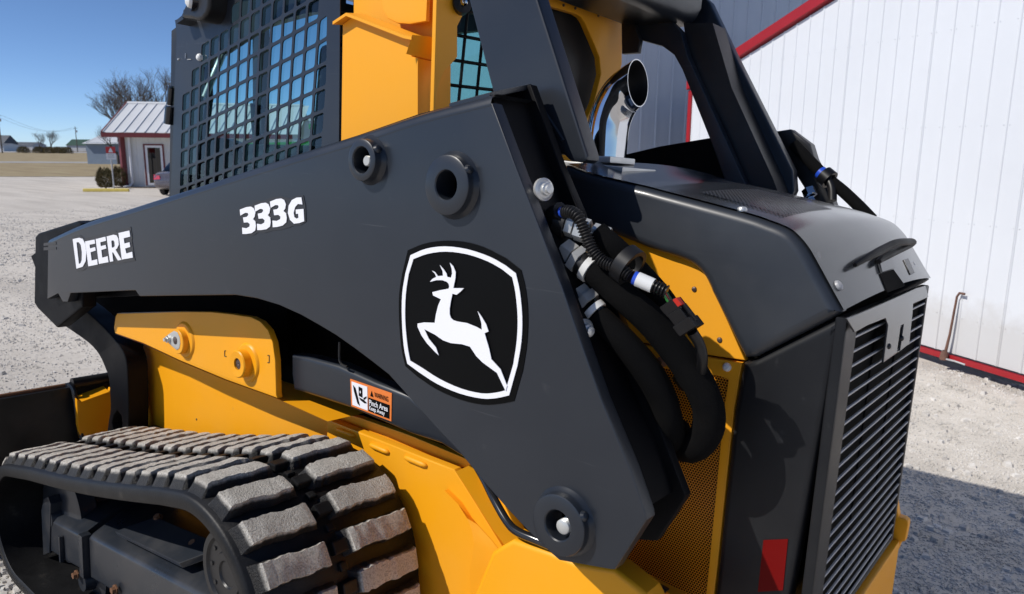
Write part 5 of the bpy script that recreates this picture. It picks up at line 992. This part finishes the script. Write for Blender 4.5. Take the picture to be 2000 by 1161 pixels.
# standpipe at the foot of the wall
pb = V([(-0.844,6.295,-0.08)][0]); px = pb+Vector((0, 0, 0)); hp = .52
sp_ = empty('standpipe', (px.x, px.y, -.08)); tag(sp_, 'thin rusty standpipe with short elbow standing by the white wall', 'pipe')
mb = MB(); mb.tube([px, px+Vector((.02, 0, .2)), px+Vector((.035, 0, hp-.03)), px+Vector((.05, -.01, hp)), px+Vector((.085, -.03, hp))], [.012, .009, .008, .009, .010], 10); mb.obj('riser', 'pipe', sp_, off=sp_.location.copy(), ang=60)
mb = MB(); mb.lathe(px, (0, 0, 1), [(.03, 0), (.026, .05), (.016, .07)], 12); mb.obj('collar', 'pipe', sp_, off=sp_.location.copy())
mb = MB(); mb.tube([px+Vector((.02, -.02, .01)), px+Vector((.08, -.05, .012)), px+Vector((.15, -.06, .0))], .007, 6) if True else mb.tube([px+Vector((.07, -.02, hp-.01)), px+Vector((.06, -.02, .25)), px+Vector((.10, -.03, .02)), px+Vector((.16, -.05, .0))], .005, 6); mb.obj('drop_line', 'slat', sp_, off=sp_.location.copy(), ang=60)

# ------------------------------------------------------------------ office with white roof, left background
ZB = -.55
BN_ = [V(q) for q in [(-39.325,17.578,-0.55),(-37.78,19.068,-0.55)]]
bo = BN_[0]; bt = (BN_[1]-BN_[0]); bt.z = 0; bt.normalize(); bn = Vector((bt.y, -bt.x, 0)); bn = bn if bn.dot(bo) < 0 else -bn
of = empty('small_office', bo); tag(of, 'small white office with pale ribbed roof and maroon trim', 'building')
sc = (bo.xy.length)/1450*1.08
def oq(s, z, out=0): return bo+bt*s+Vector((0, 0, z))+bn*out
def OB(mb, name, mat, bev=0, parent=None): return mb.obj(name, mat, parent or of, off=of.location.copy(), bev=bev)
EH = 2.62
for k in range(14):                                                    # siding sheets
    mb = MB(); s = k*.6; mb.sheet([[oq(s+a, z, o) for a, o in ((0, 0), (.26, 0), (.28, .02), (.30, .02), (.32, 0), (.56, 0), (.58, .02), (.6, 0))] for z in (0, EH)]); OB(mb, 'wall_sheet', 'officewall')
mb = MB(); mb.add([oq(0, 0, 0), oq(0, EH, 0), oq(0, EH+1.3, -2.6), oq(0, EH, -5.2), oq(0, 0, -5.2)], [(0, 1, 2, 3, 4)]); OB(mb, 'gable_wall', 'officewall')
for k in range(19):                                                    # roof sheets, eave to ridge, standing ribs
    mb = MB(); s = -.70+k*.5; e, r = (s, EH+.10, .75), (s, EH+1.72, -2.6)
    rows = []
    for (dz, out) in ((EH+.12, .75), (EH+1.72, -2.6)): rows.append([oq(s+a, dz+o, out) for a, o in ((0, 0), (.02, .05), (.05, .05), (.07, 0), (.505, 0))])
    mb.sheet(rows); OB(mb, 'roof_sheet', 'roofsteel')
mb = MB(); mb.sheet([[oq(s, EH+1.72, -2.6), oq(s, EH, -6)] for s in (-.7, 8.5)]); OB(mb, 'roof_back', 'roofsteel')
mb = MB(); mb.prism([oq(-.75, EH-.12, .80), oq(8.5, EH-.12, .80), oq(8.5, EH+.10, .80), oq(-.75, EH+.10, .80)], -bn*.05); mb.prism([oq(-.76, EH-.10, .76), oq(-.76, EH+.16, .76), oq(-.76, EH+1.78, -2.6), oq(-.76, EH+1.5, -2.6)], bt*.05); OB(mb, 'fascia', 'darkred')
mb = MB(); mb.add([oq(-.73, EH-.08, .75), oq(8.5, EH-.08, .75), oq(8.5, EH-.08, 0), oq(-.73, EH-.08, 0)], [(0, 1, 2, 3)]); OB(mb, 'soffit', 'officewall')
mb = MB(); mb.prism([oq(-.7, EH+1.70, -2.5), oq(8.5, EH+1.70, -2.5), oq(8.5, EH+1.80, -2.6), oq(-.7, EH+1.80, -2.6)], -bn*.2); OB(mb, 'ridge_cap', 'roofsteel')
mb = MB(); mb.box(oq(-.10, EH/2, .05), (.22, .22, EH)); OB(mb, 'corner_post', 'darkred')
mb = MB(); mb.tube([oq(.28, EH-.1, .1), oq(.28, .25, .1), oq(.20, .08, .25), oq(-.05, .03, .4)], .06, 8); OB(mb, 'downspout', 'signwhite')
mb = MB(); D0, D1, DH = 1.0, 1.85, 2.12
for a in ((D0-.07, D0), (D1, D1+.07)): mb.prism([oq(a[0], .12, .05), oq(a[1], .12, .05), oq(a[1], DH, .05), oq(a[0], DH, .05)], -bn*.06)
mb.prism([oq(D0-.07, DH, .05), oq(D1+.07, DH, .05), oq(D1+.07, DH+.07, .05), oq(D0-.07, DH+.07, .05)], -bn*.06); OB(mb, 'door_trim', 'darkred')
mb = MB()
for a in ((D0, D0+.11), (D1-.11, D1)): mb.prism([oq(a[0], .12, .04), oq(a[1], .12, .04), oq(a[1], DH, .04), oq(a[0], DH, .04)], -bn*.03)
for a in ((.12, .24), (DH-.11, DH)): mb.prism([oq(D0, a[0], .042), oq(D1, a[0], .042), oq(D1, a[1], .042), oq(D0, a[1], .042)], -bn*.03)
dr = OB(mb, 'glass_door', 'signwhite')
mb = MB(); mb.add([oq(D0+.1, .2, .025), oq(D1-.1, .2, .025), oq(D1-.1, DH-.08, .025), oq(D0+.1, DH-.08, .025)], [(0, 1, 2, 3)]); OB(mb, 'pane', 'darkglass', 0, dr)
mb = MB(); mb.add([oq(D0+.05, .15, .01), oq(D1-.05, .15, .01), oq(D1-.05, DH-.05, .01), oq(D0+.05, DH-.05, .01)], [(0, 1, 2, 3)]); OB(mb, 'pane_backing', 'black', 0, dr)
mb = MB(); mb.prism([oq(-.5, -.02, .5), oq(3.2, -.02, .5), oq(3.2, -.02, .0), oq(-.5, -.02, 0)], (0, 0, .06)); OB(mb, 'planting_bed', 'mulch')
# yellow parking curb
ca, cb = [V(q) for q in [(-36.815,14.448,-0.55),(-35.573,15.931,-0.55)]]
ct = (cb-ca); cl = ct.length; ct.normalize(); cc = (ca+cb)/2
mb = MB(); Rz = Matrix((ct, Vector((-ct.y, ct.x, 0)), Vector((0, 0, 1)))).transposed()
sec = [(-.09, 0), (-.075, .11), (-.05, .14), (.05, .14), (.075, .11), (.09, 0)]
mb.prism([cc+Rz @ Vector((-cl/2, a, b)) for a, b in sec], ct*cl); o = mb.obj('parking_curb', 'curb', off=Vector((cc.x, cc.y, ZB)), bev=.01); o.location = (cc.x, cc.y, ZB); tag(o, 'long yellow painted parking curb in front of the office', 'curb')
# shrubs
def shrub(px, r, h, name, label, seed):
    root = empty(name, px); rr = random.Random(seed); mb = MB()
    for k in range(2600):
        z = rr.random(); a = rr.random()*6.28; rad = r*(.35+.65*math.sqrt(rr.random()))*math.sin(math.pi*(.18+.72*z))**.6*(1+.12*math.sin(a*5+seed))
        c = Vector((rad*math.cos(a), rad*math.sin(a), .06+h*z*(1+.1*math.sin(a*3)))); d = Vector((c.x*.8, c.y*.8, rr.uniform(.2, 1.2)*r)).normalized(); l = rr.uniform(.07, .16)
        s_ = d.cross(Vector((rr.uniform(-1, 1), rr.uniform(-1, 1), rr.uniform(-1, 1)))).normalized()*.014
        mb.add([c-s_, c+s_, c+d*l], [(0, 1, 2)])
    o = mb.obj('foliage', 'bushleaf', root, fix=False); mb = MB()
    for k in range(7):
        a = k*.9; mb.tube([(0, 0, 0), (r*.4*math.cos(a), r*.4*math.sin(a), h*.4), (r*.7*math.cos(a), r*.7*math.sin(a), h*.8)], [.02, .012, .005], 5)
    mb.obj('stems', 'bark', root); tag(root, label, 'shrub', 'shrubs by the office')
shrub(V([(-38.469,16.138,-0.55)][0]), .38, .86, 'clipped_shrub', 'rounded brownish shrub left of the small sign post', 1)
shrub(V([(-39.52,17.334,-0.55)][0]), .38, .9, 'clipped_shrub', 'rounded green shrub between sign post and maroon corner post', 2)
# sign
sb = V([(-37.301,16.017,-0.55)][0]); sg = empty('parking_sign', sb); vd = Vector((-sb.x, -sb.y, 0)).normalized(); rt = Vector((-vd.y, vd.x, 0))
def SG(mb, name, mat, bev=0): return mb.obj(name, mat, sg, off=sb, bev=bev)
mb = MB(); mb.box(sb+Vector((0, 0, .85)), (.05, .05, 1.7)); SG(mb, 'post', 'slat')
c = sb+Vector((0, 0, 1.72))+vd*.04; RS = Matrix((rt, vd, Vector((0, 0, 1)))).transposed()
mb = MB(); mb.box(c+Vector((0, 0, .16)), (.40, .02, .30), RS); SG(mb, 'red_panel', 'signred')
mb = MB(); mb.box(c+Vector((0, 0, -.14)), (.40, .02, .28), RS); SG(mb, 'white_panel', 'signwhite')
mb = MB(); mb.prism([c+vd*.013+rt*a+Vector((0, 0, b)) for a, b in ((-.10, .05), (.10, .05), (.05, .18), (0, .27), (-.05, .18))], vd*.004); SG(mb, 'white_symbol', 'signwhite')
mb = MB()
for z in (-.06, -.13, -.20): mb.prism([c+vd*.012+rt*a+Vector((0, 0, z+b)) for a, b in ((-.14, -.012), (.14, -.012), (.14, .012), (-.14, .012))], vd*.003)
SG(mb, 'grey_line', 'slat')
tag(sg, 'small red and white sign on a thin post by the yellow curb', 'sign')

# ------------------------------------------------------------------ parked car, mostly hidden by the cab
cp = V([(-31.389,15.241,-0.55)][0]); heading = (Vector((cp.x, cp.y, 0)).normalized()); hd_ = (Matrix.Rotation(-.42, 3, 'Z') @ heading)
car = empty('parked_car', cp); ry_ = Vector((-hd_.y, hd_.x, 0)); Rc = Matrix((hd_, ry_, Vector((0, 0, 1)))).transposed().to_4x4()
car.matrix_world = Matrix.Translation(cp-ry_*.62+hd_*.1) @ Rc
tag(car, 'grey sedan parked beside the office, its red tail lamp showing', 'car')
def CB(mb, name, mat, bev=0, parent=None, ang=35): return mb.obj(name, mat, parent or car, bev=bev, ang=ang)
secs = [(0, .48, .72, .74), (.06, .34, .92, .82), (.35, .26, 1.0, .88), (.9, .22, 1.02, .90), (1.8, .22, .97, .90), (2.9, .22, .98, .90), (3.5, .24, .92, .88), (4.3, .30, .78, .80), (4.55, .42, .66, .66)]
rows = []
for x, z0, z1, w in secs:
    rows.append([(x, -w*.9, z0), (x, -w, z0+.12), (x, -w, (z0+z1)/2+.05), (x, -w*.93, z1-.05), (x, -w*.78, z1), (x, 0, z1+.03), (x, w*.78, z1), (x, w*.93, z1-.05), (x, w, (z0+z1)/2+.05), (x, w, z0+.12), (x, w*.9, z0), (x, 0, z0), (x, -w*.9, z0)])
mb = MB(); mb.sheet(rows); mb.add(rows[0][:-1], [tuple(range(12))]); mb.add(rows[-1][:-1], [tuple(range(12))]); CB(mb, 'body', 'carpaint', ang=50)
gh = [(.55, 1.0, .74, 1.01), (1.15, 1.0, .70, 1.38), (2.2, .98, .68, 1.42), (2.75, .98, .70, 1.30), (3.35, .94, .74, .95)]
mb = MB(); rr_ = []
for x, zb, w, zt in gh: rr_.append([(x, -w-.06, zb-.03), (x, -w+.06, zt-.04), (x, -w+.16, zt), (x, w-.16, zt), (x, w-.06, zt-.04), (x, w+.06, zb-.03)])
mb.sheet(rr_); CB(mb, 'greenhouse', 'darkglass')
mb = MB(); mb.sheet([[(x, -w+.10, zt+.004), (x, 0, zt+.03), (x, w-.10, zt+.004)] for x, zb, w, zt in gh[1:4]]); CB(mb, 'roof', 'carpaint')
for y in (-1, 1):
    mb = MB(); mb.prism([(-.012, y*.52, .70), (-.012, y*.80, .68), (.20, y*.885, .72), (.24, y*.885, .86), (.02, y*.80, .90), (-.005, y*.55, .86)], (.02, 0, 0)); CB(mb, 'tail_lamp', 'tail', .006)
    for x in (.95, 3.65):
        mb = MB(); mb.lathe((x, y*.80, .32), (0, y, 0), [(.20, -.1), (.31, -.1), (.325, -.06), (.325, .06), (.31, .09), (.21, .09)], 28); wh = CB(mb, 'wheel', 'tyre'); mb = MB(); mb.lathe((x, y*.80, .32), (0, y, 0), [(0, .06), (.08, .07), (.2, .085), (.21, .05)], 20); CB(mb, 'rim', 'alloy', 0, wh)
    mb = MB(); mb.box((2.9, y*1.0, 1.02), (.12, .2, .13)); CB(mb, 'door_mirror', 'carpaint', .03)
mb = MB(); mb.box((-.02, 0, .50), (.10, 1.45, .16)); CB(mb, 'rear_bumper', 'carpaint', .04)

# ------------------------------------------------------------------ far left: poles, trees, sheds
def depth_pt(u, d, z=ZB):
    """ground point under image column u at distance d (world)"""
    f = Vector((-.62524, .78043)); r_ = Vector((.78043, .62524)); q = f+r_*((u-1000)/1450*1.02); q = q*d; return Vector((q.x, q.y, z))
def pole(u, d, h, label):
    b = depth_pt(u, d); root = empty('utility_pole', b); mb = MB(); mb.tube([(0, 0, 0), (-.1, 0, h)], [.22, .13], 8); mb.obj('shaft', 'wood', root)
    mb = MB(); mb.box((0, 0, h-.8), (.14, 2.4, .16), Matrix.Rotation(.6, 3, 'Z')); mb.obj('crossarm', 'wood', root)
    mb = MB(); mb.lathe((.3, .3, h-2.6), (0, 0, 1), [(0, 0), (.3, 0), (.3, .9), (0, .95)], 10); mb.obj('transformer', 'slat', root); tag(root, label, 'utility pole', 'utility poles across the field'); return b+Vector((-.1, 0, h-.7))
p1 = pole(38, 235, 12.2, 'tall wooden utility pole at the left picture edge')
p2 = pole(180, 330, 11.0, 'shorter wooden utility pole beside the far green-roofed building')
mb = MB()
for o_ in (-.9, .9):
    w_ = [p1.lerp(p2, t)+Vector((o_*.5, o_, -3.0*math.sin(math.pi*t))) for t in [i/12 for i in range(13)]]; mb.tube(w_, .03, 4)
o = mb.obj('power_line', 'black', off=p1); o.location = p1; tag(o, 'thin power line strung between the two far poles', 'power line')
def bare_tree(name, base, h, label, seed, twig=1.0, group='bare trees in the background', lv=7):
    root = empty(name, base); r = random.Random(seed); tm = MB(); cm = MB()
    def grow(p, d, l, rad, lev):
        q = p+d*l+Vector((r.uniform(-1, 1), r.uniform(-1, 1), r.uniform(-.3, .6)))*l*.06
        mid = p.lerp(q, .5)+Vector((r.uniform(-1, 1), r.uniform(-1, 1), 0))*l*.05
        (tm if lev < 2 else cm).tube([p, mid, q], [rad, rad*.85, rad*.68], 6 if lev < 2 else (4 if lev < 4 else 3), cap=False)
        if lev >= lv: return
        for _ in range(3 if lev < 5 else 2+(r.random() < .6)):
            ax = Vector((r.uniform(-1, 1), r.uniform(-1, 1), r.uniform(-.15, .35))).normalized()
            nd = (d*r.uniform(.8, 1.2)+ax*r.uniform(.42, .78)+Vector((0, 0, .17))).normalized()
            grow(q if r.random() < .55 else p.lerp(q, r.uniform(.5, .95)), nd, l*r.uniform(.62, .86), rad*.58, lev+1)
    grow(Vector((0, 0, -.2)), Vector((0, 0, 1)), h*.19, h*.017, 0)
    tm.obj('trunk', 'bark', root, fix=False, ang=60); cm.obj('crown', 'bark', root, fix=False, ang=60)
    zmax = max(v[2] for v in cm.v); root.scale = (h/zmax,)*3
    tag(root, label, 'tree', group); return root
bare_tree('bare_tree', depth_pt(275, 86), 9.2, 'wide bare tree rising above the left end of the office roof', 11)
bare_tree('bare_tree', depth_pt(300, 82), 10.8, 'tallest bare tree directly above the middle of the office roof', 12)
bare_tree('bare_tree', depth_pt(330, 84), 10.8, 'bare tree half hidden by the cab beside the office roof', 13)
bare_tree('bare_tree', depth_pt(255, 92), 6.2, 'low bare tree leaning out left of the office gable', 14)
bare_tree('bare_tree', depth_pt(109, 260), 7.6, 'left one of two small bare trees far across the field', 21)
bare_tree('bare_tree', depth_pt(131, 262), 8.2, 'right one of two small bare trees far across the field', 22)
def bush(u, d, r, h, label, seed):
    b = depth_pt(u, d); rr = random.Random(seed); mb = MB()
    for k in range(900):
        a = rr.random()*6.28; z = rr.random(); rad = r*math.sqrt(rr.random())*math.sqrt(1-.8*z*z); c = Vector((rad*math.cos(a), rad*math.sin(a), h*z)); dd = Vector((rr.uniform(-1, 1), rr.uniform(-1, 1), 1.3)).normalized()*.5; s_ = Vector((rr.uniform(-1, 1), rr.uniform(-1, 1), 0)).normalized()*.07
        mb.add([c-s_, c+s_, c+dd], [(0, 1, 2)])
    o = mb.obj('roadside_bush', 'bushleaf', fix=False); o.location = b; tag(o, label, 'bush', 'dark bushes along the far road')
for i, (u, lb) in enumerate(((78, 'dark low bush leftmost along the far road'), (108, 'dark low bush under the left far tree'), (126, 'dark low bush under the right far tree'), (143, 'dark low bush right of the two far trees'), (158, 'dark low bush rightmost along the far road'))): bush(u, 245, 2.2, 1.9, lb, i)
def shed(u0, u1, d, hw, hr, wall, roof, label, name='far_shed', dep=12):
    a, b = depth_pt(u0, d), depth_pt(u1, d); t = (b-a).normalized(); n = Vector((-t.y, t.x, 0)); n = n if n.dot(a) > 0 else -n; Lx = (b-a).length; root = empty(name, a)
    def q(s, o_, z): return t*s+n*o_+Vector((0, 0, z))
    mb = MB(); mb.add([q(0, 0, 0), q(Lx, 0, 0), q(Lx, 0, hw), q(0, 0, hw)], [(0, 1, 2, 3)]); mb.add([q(0, 0, 0), q(0, 0, hw), q(0, dep/2, hr), q(0, dep, hw), q(0, dep, 0)], [(0, 1, 2, 3, 4)]); mb.add([q(Lx, 0, 0), q(Lx, 0, hw), q(Lx, dep/2, hr), q(Lx, dep, hw), q(Lx, dep, 0)], [(0, 1, 2, 3, 4)]); mb.add([q(0, dep, 0), q(Lx, dep, 0), q(Lx, dep, hw), q(0, dep, hw)], [(0, 1, 2, 3)]); mb.obj('wall', wall, root)
    mb = MB(); mb.sheet([[q(-.3, -.4, hw-.15), q(-.3, dep/2, hr+.06), q(-.3, dep+.4, hw-.15)], [q(Lx+.3, -.4, hw-.15), q(Lx+.3, dep/2, hr+.06), q(Lx+.3, dep+.4, hw-.15)]]); mb.obj('roof', roof, root); tag(root, label, 'building'); return root
shed(197, 262, 92, 2.6, 4.0, 'bluegrey', 'roofsteel', 'blue grey shed with white roof just left of the office', 'grey_shed')
shed(-40, 41, 330, 2.6, 3.4, 'officewall', 'slateroof', 'long low pale building at the far left edge of the field', 'low_barn')
shed(16, 42, 350, 3.6, 7.2, 'slateroof', 'slateroof', 'dark steep-roofed farmhouse far behind the left pole', 'farm_house', 10)
shed(56, 97, 420, 3.2, 4.6, 'officewall', 'slateroof', 'low white far building left of the two small trees', 'low_barn')
shed(160, 196, 400, 3.2, 6.2, 'officewall', 'greenroof', 'far long building with a green roof beside the second pole', 'green_roofed_barn')
# green farm machine parked beyond the loader, seen through the cab glass
gm0 = depth_pt(560, 19, -.4); gm_ = empty('farm_tractor', gm0); gt_ = Vector((.78, .625, 0)); gn_ = Vector((-.625, .78, 0)); RG = Matrix((gt_, gn_, Vector((0, 0, 1)))).transposed()
def GQ(x, y, z): return RG @ Vector((x, y, z))
mb = MB(); mb.prism([GQ(-1.9, -.4, .95), GQ(1.0, -.4, .95), GQ(1.0, -.4, 2.05), GQ(-1.2, -.4, 1.95), GQ(-1.9, -.4, 1.6)], GQ(0, .8, 0)); mb.obj('hood', 'green', gm_, bev=.05)
mb = MB(); mb.prism([GQ(-1.85, -.41, 1.32), GQ(.95, -.41, 1.42), GQ(.95, -.41, 1.56), GQ(-1.85, -.41, 1.44)], GQ(0, .02, 0)); mb.obj('stripe', 'brightyellow', gm_)
mb = MB(); mb.prism([GQ(1.0, -.7, 1.1), GQ(2.4, -.7, 1.1), GQ(2.3, -.7, 2.3), GQ(1.1, -.7, 2.3)], GQ(0, 1.4, 0)); mb.obj('cab', 'darkglass', gm_, bev=.05)
mb = MB(); mb.box(GQ(1.7, 0, 2.38), (1.5, 1.5, .14), RG); mb.obj('roof', 'green', gm_, bev=.04)
for x_, r_2, y_ in ((-1.3, .6, -.75), (-1.3, .6, .75), (1.9, .85, -.85), (1.9, .85, .85)):
    c_ = GQ(x_, y_, r_2-.1); mb = MB(); mb.lathe(c_, gn_, [(r_2*.55, -.2), (r_2*.9, -.22), (r_2, -.16), (r_2, .16), (r_2*.9, .22), (r_2*.55, .2)], 28); w2 = mb.obj('wheel', 'tyre', gm_); mb = MB(); mb.lathe(c_, gn_, [(0, -.08), (r_2*.3, -.1), (r_2*.56, -.18), (r_2*.56, .18), (r_2*.3, .1), (0, .08)], 24); mb.obj('rim', 'brightyellow', w2)
tag(gm_, 'green farm tractor with yellow stripe seen through the cab windows', 'tractor')
# long white building seen through the cab glass
wl_ = shed(395, 1010, 47, 3.9, 4.1, 'whitesteel', 'roofsteel', 'long low white steel building seen through the cab windows', 'long_steel_building', 8)
